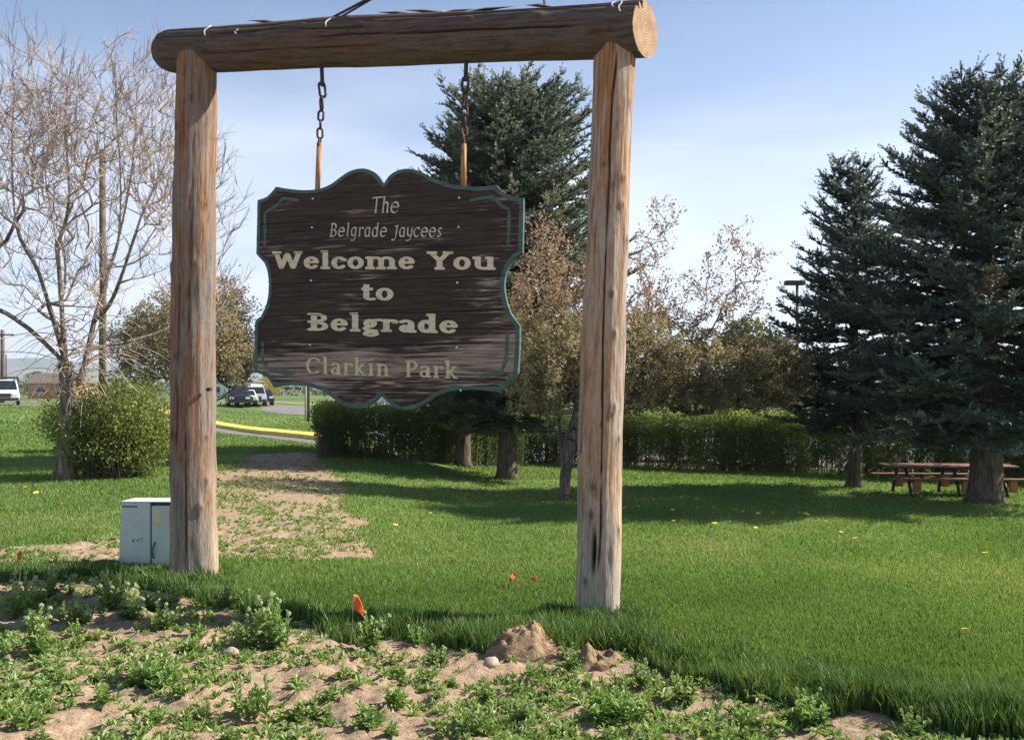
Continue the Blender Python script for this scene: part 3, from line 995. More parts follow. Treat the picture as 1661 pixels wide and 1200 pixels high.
def letter_line(text, f, pL, pR, cap_px, mat, seed, wear, label):
    uL, vL = uv_of(*pL, SOFF); uR, vR = uv_of(*pR, SOFF)
    uL -= UC; uR -= UC
    um, vm = uv_of((pL[0] + pR[0]) / 2, pL[1], SOFF)
    _, vt = uv_of((pL[0] + pR[0]) / 2, pL[1] - cap_px, SOFF)
    sy = (vt - vm) / 0.70
    glyphs = [glyph(c, f) for c in text]
    tot = sum(g[0] for g in glyphs)
    sx = (uR - uL) / tot
    sh = f.get('shear', 0.0)
    Vs, Fs, pen = [], [], 0.0
    for (adv, S, R) in glyphs:
        if S or R:
            def field(U, W):
                X = U - sh * W
                d = np.full(U.shape, 1e9)
                for s in S:
                    d = np.minimum(d, seg_dist(X, W, s[:-1], s[1:], f['wx'], f['wy'], f.get('rot', 0.0)))
                r = (1 - d) * min(f['wx'], f['wy'])
                for (x0, y0, x1, y1) in R:
                    q = np.minimum(np.minimum(X - x0, x1 - X), np.minimum(W - y0, y1 - W))
                    r = np.maximum(r, q + 0.004)
                r = np.minimum(r, 0.03)
                r = r - wear * np.maximum(0, fbm((U + pen) * 7 + seed, W * 26, 0, seed, 4) - 0.52) * 0.6
                return np.minimum(r, gaps((vL + (vR - vL) * ((pen + U) / tot)) + W * sy) / sy)
            V, F = march(field, -.12, adv + .2, -.30, .84, 0.0125)
            if len(V):
                uu = uL + (pen + V[:, 0]) * sx
                vv = vL + (vR - vL) * ((pen + V[:, 0]) / tot) + V[:, 1] * sy
                o = sum(len(v) for v in Vs)
                Vs.append(np.stack([uu, vv], 1))
                Fs += [[i + o for i in p] for p in F]
        pen += adv
    paint_part('painted_lettering', np.concatenate(Vs), Fs, -0.0062, mat, label)

def mat_letter(name, c):
    t = NT(name)
    n = t.noise(t.co((5, 5, 30)), 1.0, 5, 0.6)
    col = t.ramp(n, [(0.28, tuple(q * 0.55 for q in c)), (0.48, c), (0.8, tuple(min(1, q * 1.12) for q in c))])
    return t.pbr(col, 0.7, t.bump(n, 0.25, 0.003), spec=0.25)
M_CREAM = mat_letter('cream_letter_paint', (0.60, 0.55, 0.38))
M_PALE = mat_letter('pale_letter_paint', (0.52, 0.50, 0.42))
M_STRAW = mat_letter('straw_letter_paint', (0.56, 0.49, 0.30))
CAL = dict(wx=.052, wy=.020, t=0, hw=0, cal=True, rot=math.radians(35), shear=0.16)
SLAB = dict(wx=.090, wy=.050, t=.092, hw=.065, cal=False)
SERI = dict(wx=.062, wy=.028, t=.040, hw=.055, cal=False)
letter_line('The', CAL, (601, 346), (648, 346), 26, M_PALE, 3, .05, 'thin pale calligraphic word The')
letter_line('Belgrade Jaycees', CAL, (533, 384), (717, 385), 22, M_PALE, 9, .05, 'thin pale calligraphic words Belgrade Jaycees')
letter_line('Welcome You', SLAB, (442, 436), (806, 438), 29, M_CREAM, 13, .03, 'bold cream slab serif words Welcome You')
letter_line('to', SLAB, (584, 487), (641, 488), 29, M_CREAM, 17, .03, 'bold cream slab serif word to')
letter_line('Belgrade', SLAB, (499, 536), (745, 541), 29, M_CREAM, 19, .03, 'bold cream slab serif word Belgrade')
letter_line('Clarkin', SERI, (496, 606), (634, 610), 27, M_STRAW, 23, .05, 'straw coloured serif word Clarkin')
letter_line('Park', SERI, (655, 611), (744, 614), 27, M_STRAW, 27, .05, 'straw coloured serif word Park')

M_SCREW = mat_plain('zinc_screw', (0.7, 0.7, 0.68), 0.35, 0.05, 20, metal=0.6)
bm = bmesh.new()
bmesh.ops.create_uvsphere(bm, u_segments=10, v_segments=6, radius=0.011)
bmesh.ops.scale(bm, vec=(1, 0.5, 1), verts=bm.verts[:])
screw_me = bpy.data.meshes.new('screw'); bm.to_mesh(screw_me); bm.free()
for q in [(255, 485), (730, 482), (253, 578), (728, 577), (250, 750), (724, 757), (247, 958), (722, 967), (735, 1106)]:
    uu, vv = uv_of(*CROP(q), SOFF)
    o = link('screw', screw_me, M_SCREW, sign, (uu - UC, -0.006, vv))

# rusty hanger pipes belong to the board; chains hang from the beam
def mat_rust():
    t = NT('rusty_pipe')
    n = t.noise(t.co((30, 30, 6)), 1.0, 5, 0.65)
    c = t.ramp(n, [(0.3, (0.16, 0.06, 0.03)), (0.5, (0.36, 0.17, 0.07)), (0.72, (0.55, 0.32, 0.12))])
    return t.pbr(c, 0.75, t.bump(n, 0.4, 0.004), spec=0.3)
M_RUST = mat_rust()
M_CHAIN = mat_plain('rusted_chain_iron', (0.085, 0.055, 0.042), 0.65, 0.4, 40, metal=0.55)
def chain_link(L, W, r):
    pts = []
    for k in range(24):
        a = k / 24 * 2 * math.pi
        x, z = math.cos(a) * (W / 2 - r), math.sin(a) * (W / 2 - r)
        z += (L - W) / 2 * (1 if math.sin(a) > 0 else -1)
        pts.append((x, 0, z))
    pts.append(pts[0]); 
    return pipe(pts, r, 6, cap=False)
for (px, pyt, pyc, pyr, pyb, lab) in [((521, 523, 518, 515), 104, 140, 232, 300, 'rusty iron chain hanging nearer the post beside the utility cabinet'),
                                      ((757, 755, 752, 752), 103, 132, 234, 299, 'rusty iron chain hanging nearer the split bleached post')]:
    top = uv_pt(*uv_of(px[0], pyt), 0) + Vector((0, 0, 0.10))
    s0 = uv_pt(*uv_of(px[1], pyc), 0)
    s1 = uv_pt(*uv_of(px[2], pyr), 0)
    e = uv_pt(*uv_of(px[3], pyb), 0) - Vector((0, 0, 0.06))
    ch = thing('hanging_chain', lab, 'chain', tuple(s1), math.atan2(UD.y, UD.x))
    bpy.context.view_layer.update()
    V, F = pipe([tuple(top), tuple(top.lerp(s0, .5)), tuple(s0)], 0.02, 8)
    child_world(link('eye_bolt', mesh_np('eye_bolt', V, F), M_IRON), ch)
    z = s0.z + 0.02
    k = 0
    total = s0.z - s1.z + 0.03
    sizes = [(.17, .085, .014), (.16, .095, .014), (.12, .075, .0115), (.10, .095, .012), (.12, .075, .0115), (.105, .068, .011), (.105, .068, .011), (.105, .068, .011), (.105, .068, .011), (.105, .068, .011)]
    while z > s1.z + 0.01 and k < len(sizes):
        Lk, Wk, r = sizes[k]
        z -= Lk - 2 * r
        f = (s0.z - (z + Lk / 2)) / max(total, .01)
        c = s0.lerp(s1, min(1, max(0, f)))
        V, F = chain_link(Lk, Wk, r)
        M = Matrix.Translation((c.x, c.y, z + Lk / 2)) @ Matrix.Rotation(math.atan2(UD.y, UD.x) + (0.45 if k % 2 == 0 else 0.45 + math.pi / 2) + 0.35 * math.sin(k * 2.1), 4, 'Z') @ Matrix.Rotation(0.25 * math.sin(k * 1.7 + px[0]), 4, 'Y')
        V = V @ np.array(M.to_3x3()).T + np.array(M.translation)
        child_world(link('link', mesh_np('link', V, F, True), M_CHAIN), ch)
        k += 1
    V, F = pipe([tuple(s1 + Vector((0, 0, 0.0))), tuple(s1.lerp(e, .5)), tuple(e)], 0.026, 12)
    bpy.context.view_layer.update()
    child_world(link('hanger_pipe', mesh_np('hanger_pipe', V, F, True), M_RUST), sign)

# ------------------------------------------------------------------ vegetation builders
def leaf_quads(P, D, L, W, tint, curl=0.25, seed=0):
    """folded diamond leaves: 4 verts, 2 triangles each"""
    r = np.random.default_rng(seed)
    n = len(P)
    D, A, B = frames(D)
    ph = r.uniform(0, 2 * math.pi, n)[:, None]
    S = A * np.cos(ph) + B * np.sin(ph)
    N = np.cross(D, S)
    L, W = np.broadcast_to(L, n)[:, None], np.broadcast_to(W, n)[:, None]
    p0, p3 = P, P + D * L
    m = P + D * L * 0.45 + N * L * curl * 0.4
    V = np.stack([p0, m + S * W * 0.5, p3, m - S * W * 0.5], 1).reshape(-1, 3)
    b = (np.arange(n) * 4)[:, None]
    F = np.concatenate([b + np.array([[0, 1, 2]]), b + np.array([[0, 2, 3]])])
    return V, F, np.repeat(tint, 4)

def rand_dirs(n, r, up=0.0):
    d = r.normal(size=(n, 3))
    d /= np.linalg.norm(d, axis=1, keepdims=True)
    d[:, 2] += up
    return d / np.linalg.norm(d, axis=1, keepdims=True)

def mat_bark(name, dark, light, sz=(18, 18, 3)):
    t = NT(name)
    n = t.noise(t.co(sz), 1.0, 6, 0.65, 0.5)
    c = t.ramp(n, [(0.34, dark), (0.62, light)])
    return t.pbr(c, 0.95, t.bump(n, 0.9, 0.04), spec=0.1)
M_SPRUCE_BARK = mat_bark('spruce_bark', (0.05, 0.038, 0.03), (0.17, 0.135, 0.11))
M_GREY_BARK = mat_bark('furrowed_grey_bark', (0.06, 0.045, 0.035), (0.27, 0.22, 0.175))
M_TWIG = mat_plain('pale_twig_bark', (0.40, 0.315, 0.25), 0.9, 0.25, 2.0, spec=0.15)
M_CRAB_BARK = mat_bark('crab_bark', (0.06, 0.045, 0.038), (0.20, 0.165, 0.14))
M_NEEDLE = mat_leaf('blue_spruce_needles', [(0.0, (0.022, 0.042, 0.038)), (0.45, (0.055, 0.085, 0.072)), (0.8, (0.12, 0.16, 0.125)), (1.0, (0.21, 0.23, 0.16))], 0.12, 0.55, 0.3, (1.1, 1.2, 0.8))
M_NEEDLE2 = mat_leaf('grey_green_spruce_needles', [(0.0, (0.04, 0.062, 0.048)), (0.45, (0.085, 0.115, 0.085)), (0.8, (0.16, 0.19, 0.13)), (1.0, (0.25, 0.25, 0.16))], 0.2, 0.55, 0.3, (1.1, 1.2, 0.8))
M_DEAD = mat_leaf('dead_needles', [(0.0, (0.11, 0.07, 0.045)), (1.0, (0.24, 0.17, 0.11))], 0.15)

def trunk_geo(pts, radii, k=18, seed=0, flare=0.0):
    V, F = pipe(pts, radii, k)
    n = len(pts)
    nb = n * k
    P = np.repeat(np.asarray(pts, float), k, 0)
    d = V[:nb] - P
    h = P[:, 2] - P[0, 2]
    a = np.tile(np.arange(k) / k * 2 * math.pi, n)
    s = 1 + 0.16 * (fbm(np.cos(a) * 1.6 + seed, np.sin(a) * 1.6, h * 0.8, seed, 3) - 0.5) + flare * np.exp(-h / 0.22) * (0.6 + 0.8 * vnoise(np.cos(a) * 1.5 + 9, np.sin(a) * 1.5, 0, seed + 4))
    V[:nb] = P + d * s[:, None]
    return V, F

def needles(P, D, L, tint, nper=12, nl=0.075, nw=0.022, seed=0):
    r = np.random.default_rng(seed)
    n = len(P)
    D, A, B = frames(D)
    t = (np.arange(nper) + 0.3) / nper
    ph = (np.arange(nper) * 2.4)[None, :] + r.uniform(0, 6.28, n)[:, None]
    ax = P[:, None] + D[:, None] * (L[:, None] * t[None])[..., None]
    rad = A[:, None] * np.cos(ph)[..., None] + B[:, None] * np.sin(ph)[..., None]
    nd = D[:, None] * 0.85 + rad * 0.75
    nd /= np.linalg.norm(nd, axis=2, keepdims=True)
    side = np.cross(nd, rad)
    side /= np.maximum(np.linalg.norm(side, axis=2, keepdims=True), 1e-6)
    ln = nl * (1.1 - 0.35 * t)[None, :, None] * r.uniform(0.8, 1.2, (n, nper, 1))
    b0, b1, tp = ax - side * nw, ax + side * nw, ax + nd * ln
    V = np.stack([b0, b1, tp], 2).reshape(-1, 3)
    F = np.arange(len(V)).reshape(-1, 3)
    return V, F, np.repeat(np.clip(tint[:, None] + r.normal(0, 0.06, (n, nper)), 0, 1).ravel(), 3)

def spruce(label, base, H, Rmax, crown0, trunk_r, seed, leaders=((0, 0),), widest=0.2, round_=0.8, dead=(), lean=0.0, density=1.0, needle=None):
    r = np.random.default_rng(seed)
    t = thing('spruce_tree', label, 'spruce', tuple(base))
    zt = np.linspace(-0.15, H * 0.93, 30)
    pts = np.stack([lean * zt / H + 0.03 * np.sin(zt * 1.3), 0.02 * np.cos(zt), zt], 1)
    rad = trunk_r * (1 - zt / H) ** 0.85
    V, F = trunk_geo(pts, np.maximum(rad, 0.02), 18, seed, 0.45)
    link('trunk', mesh_np('trunk', V, F, True), M_SPRUCE_BARK, t)
    BP, BD, BL, BT = [], [], [], []
    S0, S1, SR0, SR1 = [], [], [], []
    dl = [[], [], [], []]
    z = crown0
    while z < H * 0.985:
        f = (z - crown0) / (H - crown0)
        prof = (sm(-0.12, widest, f) * 0.75 + 0.25) * (1 - f ** (1.0 + round_)) ** 0.9
        Rz = Rmax * prof + 0.08
        nb = max(3, int(round((6 + 3.5 * prof) * density)))
        a0 = r.uniform(0, 6.28)
        for k in range(nb):
            a = a0 + k / nb * 2 * math.pi + r.normal(0, 0.2)
            L = Rz * r.uniform(0.78, 1.16)
            el = math.radians(-14 + 62 * f ** 1.3 + r.normal(0, 7))
            zz = z + r.uniform(-0.15, 0.15)
            ld = leaders[int(r.integers(len(leaders)))] if f > 0.55 else (0, 0)
            lf = sm(0.5, 1.0, f)
            org = np.array([lean * zz / H + ld[0] * lf, ld[1] * lf, zz])
            out = np.array([math.cos(a), math.sin(a), 0])
            sd = np.array([-math.sin(a), math.cos(a), 0])
            ns = max(3, int(L / 0.2))
            q = np.linspace(0, 1, ns + 1)
            droop = -0.10 * L * np.sin(q * math.pi * 0.9) * (1 - f) + 0.13 * L * q ** 3 * (1 - f)
            pp = org + out * (q * L * math.cos(el))[:, None] + np.array([0, 0, 1]) * (q * L * math.sin(el) + droop)[:, None]
            for i in range(ns):
                S0.append(pp[i]); S1.append(pp[i + 1])
                SR0.append(0.012 + 0.02 * L * 0.4 * (1 - q[i])); SR1.append(0.012 + 0.02 * L * 0.4 * (1 - q[i + 1]))
            is_dead = any(abs(np.angle(np.exp(1j * (a - da)))) < dw and z0 < zz < z1 for (da, dw, z0, z1) in dead)
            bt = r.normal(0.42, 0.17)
            tgt = dl if is_dead else (BP, BD, BL, BT)
            # shoots
            s = 0.22 * L
            side = 1
            while s < L:
                qq = s / L
                i = min(int(qq * ns), ns - 1)
                p = pp[i] + (pp[i + 1] - pp[i]) * (qq * ns - i)
                ax = pp[i + 1] - pp[i]
                ax = ax / np.linalg.norm(ax)
                Ls = min(0.75, 0.42 * (L - s) + 0.16) * r.uniform(0.7, 1.2)
                d = ax * 0.62 + sd * side * 0.78 + np.array([0, 0, r.normal(0.10, 0.22)])
                d /= np.linalg.norm(d)
                m = max(1, int(Ls / 0.17))
                for j in range(m):
                    pj = p + d * (Ls * j / m)
                    for e in ((-1, 0, 1) if j < m - 1 else (-1, 0, 1)):
                        dd = d + np.cross(d, [0, 0, 1.0]) * e * 0.8 + np.array([0, 0, r.normal(0.16, 0.25)])
                        if e == 0: dd = d + np.array([0, 0, r.normal(0.12, 0.12)])
                        tgt[0].append(pj); tgt[1].append(dd); tgt[2].append(r.uniform(0.14, 0.27)); tgt[3].append(bt + 0.22 * qq + 0.1 * (j / m) + r.normal(0, 0.06))  # tint rises outward: sunlit tips put into the needle colour
                side = -side
                s += 0.155 * r.uniform(0.8, 1.2)
            tip = ax + np.array([0, 0, 0.45])
            for _ in range(3):
                tgt[0].append(pp[-1] - ax * 0.08 * r.uniform(0, 1)); tgt[1].append(tip + r.normal(0, 0.3, 3)); tgt[2].append(r.uniform(0.22, 0.42)); tgt[3].append(min(1, bt + 0.38))  # branch ends palest, sun on the tips painted into the tint
        z += r.uniform(0.24, 0.36) * (1 - 0.35 * f)
    for ld in leaders:       # upright leading shoots
        top = np.array([lean + ld[0], ld[1], H * 0.93])
        for k in range(9):
            a = k * 2.4
            zz = np.array([0, 0, -0.12 * k])
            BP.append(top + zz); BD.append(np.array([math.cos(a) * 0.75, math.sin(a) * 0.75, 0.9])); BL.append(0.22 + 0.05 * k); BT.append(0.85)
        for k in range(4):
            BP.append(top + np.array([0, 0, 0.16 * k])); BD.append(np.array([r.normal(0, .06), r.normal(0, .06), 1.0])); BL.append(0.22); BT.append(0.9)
    V, F, T = needles(np.array(BP), np.array(BD), np.array(BL), np.array(BT), seed=seed)
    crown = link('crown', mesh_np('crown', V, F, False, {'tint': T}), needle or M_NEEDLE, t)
    V, F = tubes(S0, S1, SR0, SR1, 4)
    link('limbs', mesh_np('limbs', V, F), M_SPRUCE_BARK, t)
    if dl[0]:
        V, F, T = needles(np.array(dl[0]), np.array(dl[1]), np.array(dl[2]), np.array(dl[3]), 9, seed=seed + 1)
        o = link('dead_branch', mesh_np('dead_branch', V, F, False, {'tint': T}), M_DEAD, t)
        o['label'] = 'browned dead bough'
    return t

def base_and_scale(px, py):
    p = on_ground(px, py)
    return p, FPX / p.y
pA, sA = base_and_scale(822, 777)
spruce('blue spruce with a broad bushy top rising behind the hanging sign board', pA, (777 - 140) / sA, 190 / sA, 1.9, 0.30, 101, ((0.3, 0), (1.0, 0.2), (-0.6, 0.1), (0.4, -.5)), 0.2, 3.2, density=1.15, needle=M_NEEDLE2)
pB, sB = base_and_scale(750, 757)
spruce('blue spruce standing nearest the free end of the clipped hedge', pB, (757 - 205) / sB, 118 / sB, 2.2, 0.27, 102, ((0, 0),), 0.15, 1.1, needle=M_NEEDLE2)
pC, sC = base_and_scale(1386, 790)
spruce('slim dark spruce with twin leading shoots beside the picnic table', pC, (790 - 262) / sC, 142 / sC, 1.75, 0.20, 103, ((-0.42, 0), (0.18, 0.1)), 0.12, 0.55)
pD, sD = base_and_scale(1598, 816)
spruce('massive dark spruce with several tops and a browned bough over the picnic table', pD, (816 - 128) / sD, 245 / sD, 1.75, 0.37, 104, ((-0.5, 0), (0.5, 0.1), (0.1, -0.3)), 0.2, 1.25, dead=((-1.95, 0.2, 4.4, 5.0), (-2.6, 0.12, 2.9, 3.3)), density=1.15)

def grow_tree(seedlines, targets, seed, step=0.18, up=0.7, jit=0.05):
    """nodes grown from seed polylines towards target points; returns pos, parent"""
    r = np.random.default_rng(seed)
    pos, par = [], []
    for ln in seedlines:
        ln = [np.asarray(p, float) for p in ln]
        prev = -1
        if pos:
            d = np.linalg.norm(np.array(pos) - ln[0], axis=1)
            prev = int(np.argmin(d))
            ln[0] = np.array(pos[prev])
        cr = []
        for i in range(len(ln) - 1):
            a_, b_, c_, d_ = ln[max(i - 1, 0)], ln[i], ln[i + 1], ln[min(i + 2, len(ln) - 1)]
            for k in range(5):
                t = k / 5
                cr.append(0.5 * (2 * b_ + (c_ - a_) * t + (2 * a_ - 5 * b_ + 4 * c_ - d_) * t * t + (3 * b_ - a_ - 3 * c_ + d_) * t ** 3))
        ln = cr + [ln[-1]]
        for a, b in zip(ln[:-1], ln[1:]):
            n = max(1, int(np.linalg.norm(b - a) / step))
            for i in range(n):
                if prev >= 0 and i == 0 and np.linalg.norm(np.array(pos[prev]) - a) < 1e-3:
                    continue
                pos.append(a + (b - a) * i / n + (r.normal(0, jit * 0.25, 3) if prev >= 0 else 0)); par.append(prev); prev = len(pos) - 1
        pos.append(ln[-1]); par.append(prev)
    cap = len(pos) + len(targets) * 14
    A = np.zeros((cap, 3)); A[:len(pos)] = pos
    n = len(pos)
    par = list(par)
    for tg in targets:
        v = tg - A[:n]
        dist = np.linalg.norm(v, axis=1)
        cost = dist + up * np.maximum(0, 0.35 * np.hypot(v[:, 0], v[:, 1]) - v[:, 2])
        i = int(np.argmin(cost))
        L = dist[i]
        m = int(min(12, max(1, L / step)))
        p0 = A[i].copy()
        sag = np.array([0, 0, -0.045 * L]) if up > 0 else np.array([0, 0, 0.12 * L])
        for k in range(1, m + 1):
            t = k / m
            A[n] = p0 + (tg - p0) * t + sag * 4 * t * (1 - t) + r.normal(0, jit, 3) * (0.4 + 0.6 * (k < m))
            par.append(i if k == 1 else n - 1)
            n += 1
            if n >= cap: break
        if n >= cap: break
    return A[:n], np.array(par[:n])

def pipe_radii(pos, par, tip, ex, rmax):
    n = len(pos)
    cnt = np.zeros(n)
    has = np.zeros(n, bool)
    has[par[par >= 0]] = True
    cnt[~has] = 1
    for i in range(n - 1, -1, -1):
        if par[i] >= 0: cnt[par[i]] += cnt[i]
    return np.minimum(tip * np.maximum(cnt, 1) ** ex, rmax), ~has

def tree_segs(pos, par, R):
    i = np.nonzero(par >= 0)[0]
    return pos[par[i]], pos[i], np.minimum(R[par[i]], R[i] * 1.6 + 0.004), R[i]

# ---- the bare tree by the road
def bare_tree():
    b = on_ground(103, 779)
    s = FPX / b.y
    r = np.random.default_rng(31)
    P = lambda px, py, dy=0.0: np.array(at(px, py, b.y + dy) - b)
    lines = [[P(103, 784), P(106, 700), P(112, 640), P(106, 590)],
             [P(106, 590), P(90, 530, -.3), P(62, 440, -.6), P(28, 370, -.8), P(20, 250, -.9), P(24, 130, -1.0)],
             [P(106, 590), P(100, 500, .2), P(92, 400, .4), P(74, 290, .6), P(68, 190, .7)],
             [P(92, 400, .4), P(112, 330, .1), P(106, 200, 0), P(112, 130, 0)],
             [P(112, 640), P(135, 600, .2), P(158, 500, .5), P(192, 390, .7), P(215, 270, .9), P(222, 150, 1.0)],
             [P(150, 530, .4), P(185, 480, -.2), P(230, 350, -.5), P(262, 280, -.7), P(300, 200, -.8)],
             [P(192, 390, .7), P(196, 300, .2), P(190, 200, .1), P(186, 120, 0)],
             [P(104, 588), P(60, 545, -.4), P(10, 508, -.7), P(-60, 480, -.9), P(-110, 420, -1.1)],
             [P(28, 370, -.8), P(-20, 320, -.6), P(-50, 230, -.5), P(-40, 140, -.4)]]
    tg = []
    for (cx, cy, rx, ry, n) in [(35, 235, 115, 185, 420), (100, 235, 85, 160, 300), (225, 225, 125, 165, 460), (120, 430, 150, 110, 200), (300, 330, 95, 150, 200), (-60, 380, 100, 140, 110), (330, 480, 70, 60, 50)]:
        a = r.normal(0, 0.48, (n, 3))
        a = a[np.linalg.norm(a, axis=1) < 1.05]
        for q in a:
            tg.append(P(cx + q[0] * rx, cy + q[1] * ry, q[2] * 2.2))
    tg = sorted(tg, key=lambda q: q[2] + 0.4 * np.hypot(q[0], q[1]))
    pos, par = grow_tree(lines, tg, 32, 0.22, 1.1, 0.013)
    R, tip = pipe_radii(pos, par, 0.0065, 0.455, 0.15)
    h = pos[:, 2]
    t = thing('bare_tree', 'tall leafless forked tree with fine pale twigs beside the rounded green bush', 'tree', tuple(b))
    V, F = trunk_geo([P(103, 786), P(104, 760), P(106, 720), P(108, 690), P(111, 650), P(110, 620), P(106, 588)], [0.22, 0.20, 0.175, 0.165, 0.16, 0.16, 0.14], 20, 5, 0.25)
    link('trunk', mesh_np('trunk', V, F, True), M_GREY_BARK, t)
    p0, p1, r0, r1 = tree_segs(pos, par, R)
    big = r1 > 0.03
    V, F = tubes(p0[big], p1[big], r0[big], r1[big], 8)
    link('limbs', mesh_np('limbs', V, F, True), M_GREY_BARK, t)
    # fine twigs along the thinner wood
    thin = np.nonzero((R < 0.03) & (par >= 0))[0]
    sel = np.concatenate([thin, thin, thin[r.random(len(thin)) < 0.6]])
    d = pos[sel] - pos[par[sel]]
    d /= np.maximum(np.linalg.norm(d, axis=1, keepdims=True), 1e-6)
    dd = d + r.normal(0, 0.36, d.shape) + np.array([0, 0, 0.5])
    dd /= np.linalg.norm(dd, axis=1, keepdims=True)
    L = r.uniform(0.18, 0.62, len(sel))[:, None]
    a0 = pos[sel]
    a1 = a0 + dd * L * 0.55
    a2 = a1 + (dd + r.normal(0, 0.25, d.shape) + np.array([0, 0, 0.15])) * L * 0.5
    dd2 = dd + r.normal(0, 0.5, d.shape); a3 = a1 + dd2 * L * 0.4
    small = ~big
    q0 = np.concatenate([p0[small], a0, a1, a1]); q1 = np.concatenate([p1[small], a1, a2, a3])
    n = len(sel)
    k0 = np.concatenate([r0[small], np.full(n, .0065), np.full(n, .0052), np.full(n, .0052)])
    k1 = np.concatenate([r1[small], np.full(n, .0052), np.full(n, .003), np.full(n, .003)])
    # suckers that droop round the fork
    for k in range(95):
        st = P(r.uniform(95, 140), r.uniform(520, 640), r.uniform(-.25, .1))
        dr = np.array([r.normal(0.25, 0.75), r.normal(-.3, .5), r.uniform(0.0, 0.9)])
        prev = st
        Lr = r.uniform(0.5, 1.5)
        for j in range(6):
            nx = prev + dr * Lr / 6
            q0 = np.concatenate([q0, prev[None]]); q1 = np.concatenate([q1, nx[None]])
            k0 = np.append(k0, 0.012 - 0.0012 * j); k1 = np.append(k1, 0.011 - 0.0012 * j)
            dr = dr + np.array([r.normal(0, .1), r.normal(0, .1), -0.30])
            prev = nx
    V, F = tubes(q0, q1, k0, k1, 3)
    link('twigs', mesh_np('twigs', V, F), M_TWIG, t)
bare_tree()

# ---- brownish crab apple trees coming into leaf
M_CRAB_LEAF = mat_leaf('bronze_young_leaves', [(0.0, (0.165, 0.135, 0.08)), (0.4, (0.28, 0.24, 0.14)), (0.75, (0.40, 0.355, 0.215)), (0.78, (0.36, 0.25, 0.19)), (1.0, (0.44, 0.24, 0.21))], 0.45, 0.6, 0.3, (1.1, 1.08, 0.85))
def crab(label, bpx, trunk_lines, blobs, seed, nleaf, trunk_r, red_above):
    b = on_ground(*bpx)
    s = FPX / b.y
    r = np.random.default_rng(seed)
    P = lambda px, py, dy=0.0: np.array(at(px, py, b.y + dy) - b)
    tg = []
    for (cx, cy, rx, ry, rd, n, *dy) in blobs:
        dy = dy[0] if dy else 0.0
        a = r.normal(0, 1, (n, 3))
        a /= np.linalg.norm(a, axis=1, keepdims=True)
        a *= r.uniform(0.35, 1.0, (n, 1)) ** 0.5
        for q in a:
            tg.append(P(cx + q[0] * rx, cy + q[1] * ry, q[2] * rd + dy))
    o0 = P(bpx[0], bpx[1] - 100)
    tg = sorted(tg, key=lambda q: np.linalg.norm(q - o0))
    pos, par = grow_tree([[P(*q) for q in ln] for ln in trunk_lines], tg, seed + 1, 0.16, 0.35, 0.026)
    R, tip = pipe_radii(pos, par, 0.0065, 0.50, trunk_r)
    t = thing('crab_apple_tree', label, 'tree', tuple(b))
    p0, p1, r0, r1 = tree_segs(pos, par, R)
    main = r1 > 0.05
    tr = thing_mesh = tubes(p0[main], p1[main], r0[main], r1[main], 10)
    link('trunk', mesh_np('trunk', tr[0], tr[1], True), M_CRAB_BARK, t)
    thin = np.nonzero((R < 0.022) & (par >= 0))[0]
    d = pos[thin] - pos[par[thin]]
    d /= np.maximum(np.linalg.norm(d, axis=1, keepdims=True), 1e-6)
    dd = d + r.normal(0, 0.55, d.shape) + np.array([0, 0, 0.25])
    dd /= np.linalg.norm(dd, axis=1, keepdims=True)
    L = r.uniform(0.12, 0.36, len(thin))[:, None]
    e1 = pos[thin] + dd * L
    q0 = np.concatenate([p0[~main], pos[thin]]); q1 = np.concatenate([p1[~main], e1])
    k0 = np.concatenate([r0[~main], np.full(len(thin), .006)]); k1 = np.concatenate([r1[~main], np.full(len(thin), .003)])
    V, F = tubes(q0, q1, k0, k1, 3)
    link('twigs', mesh_np('twigs', V, F), M_CRAB_BARK, t)
    k = r.integers(0, len(thin), nleaf)
    f = r.uniform(-0.3, 1.3, nleaf)[:, None]
    LP = pos[thin[k]] + dd[k] * L[k] * f + r.normal(0, 0.06, (nleaf, 3))
    LD = rand_dirs(nleaf, r, 0.35) + dd[k] * 0.6
    sz = r.uniform(0.05, 0.095, nleaf)
    zr = sm(red_above - 0.7, red_above + 0.7, LP[:, 2])
    clump = fbm(LP[:, 0] * 1.4, LP[:, 1] * 1.4, LP[:, 2] * 1.4, seed, 3)
    T = np.clip(0.2 + 1.05 * (clump - 0.15) + r.normal(0, 0.13, nleaf), 0, 0.75)
    T = np.where(r.random(nleaf) < 0.05 + 0.6 * zr, r.uniform(0.76, 1.0, nleaf), T)
    keep = r.random(nleaf) > 0.72 * zr
    V, F, T = leaf_quads(LP[keep], LD[keep], sz[keep], sz[keep] * 0.62, T[keep], 0.3, seed)
    link('crown', mesh_np('crown', V, F, False, {'tint': T}), M_CRAB_LEAF, t)
    return b, s
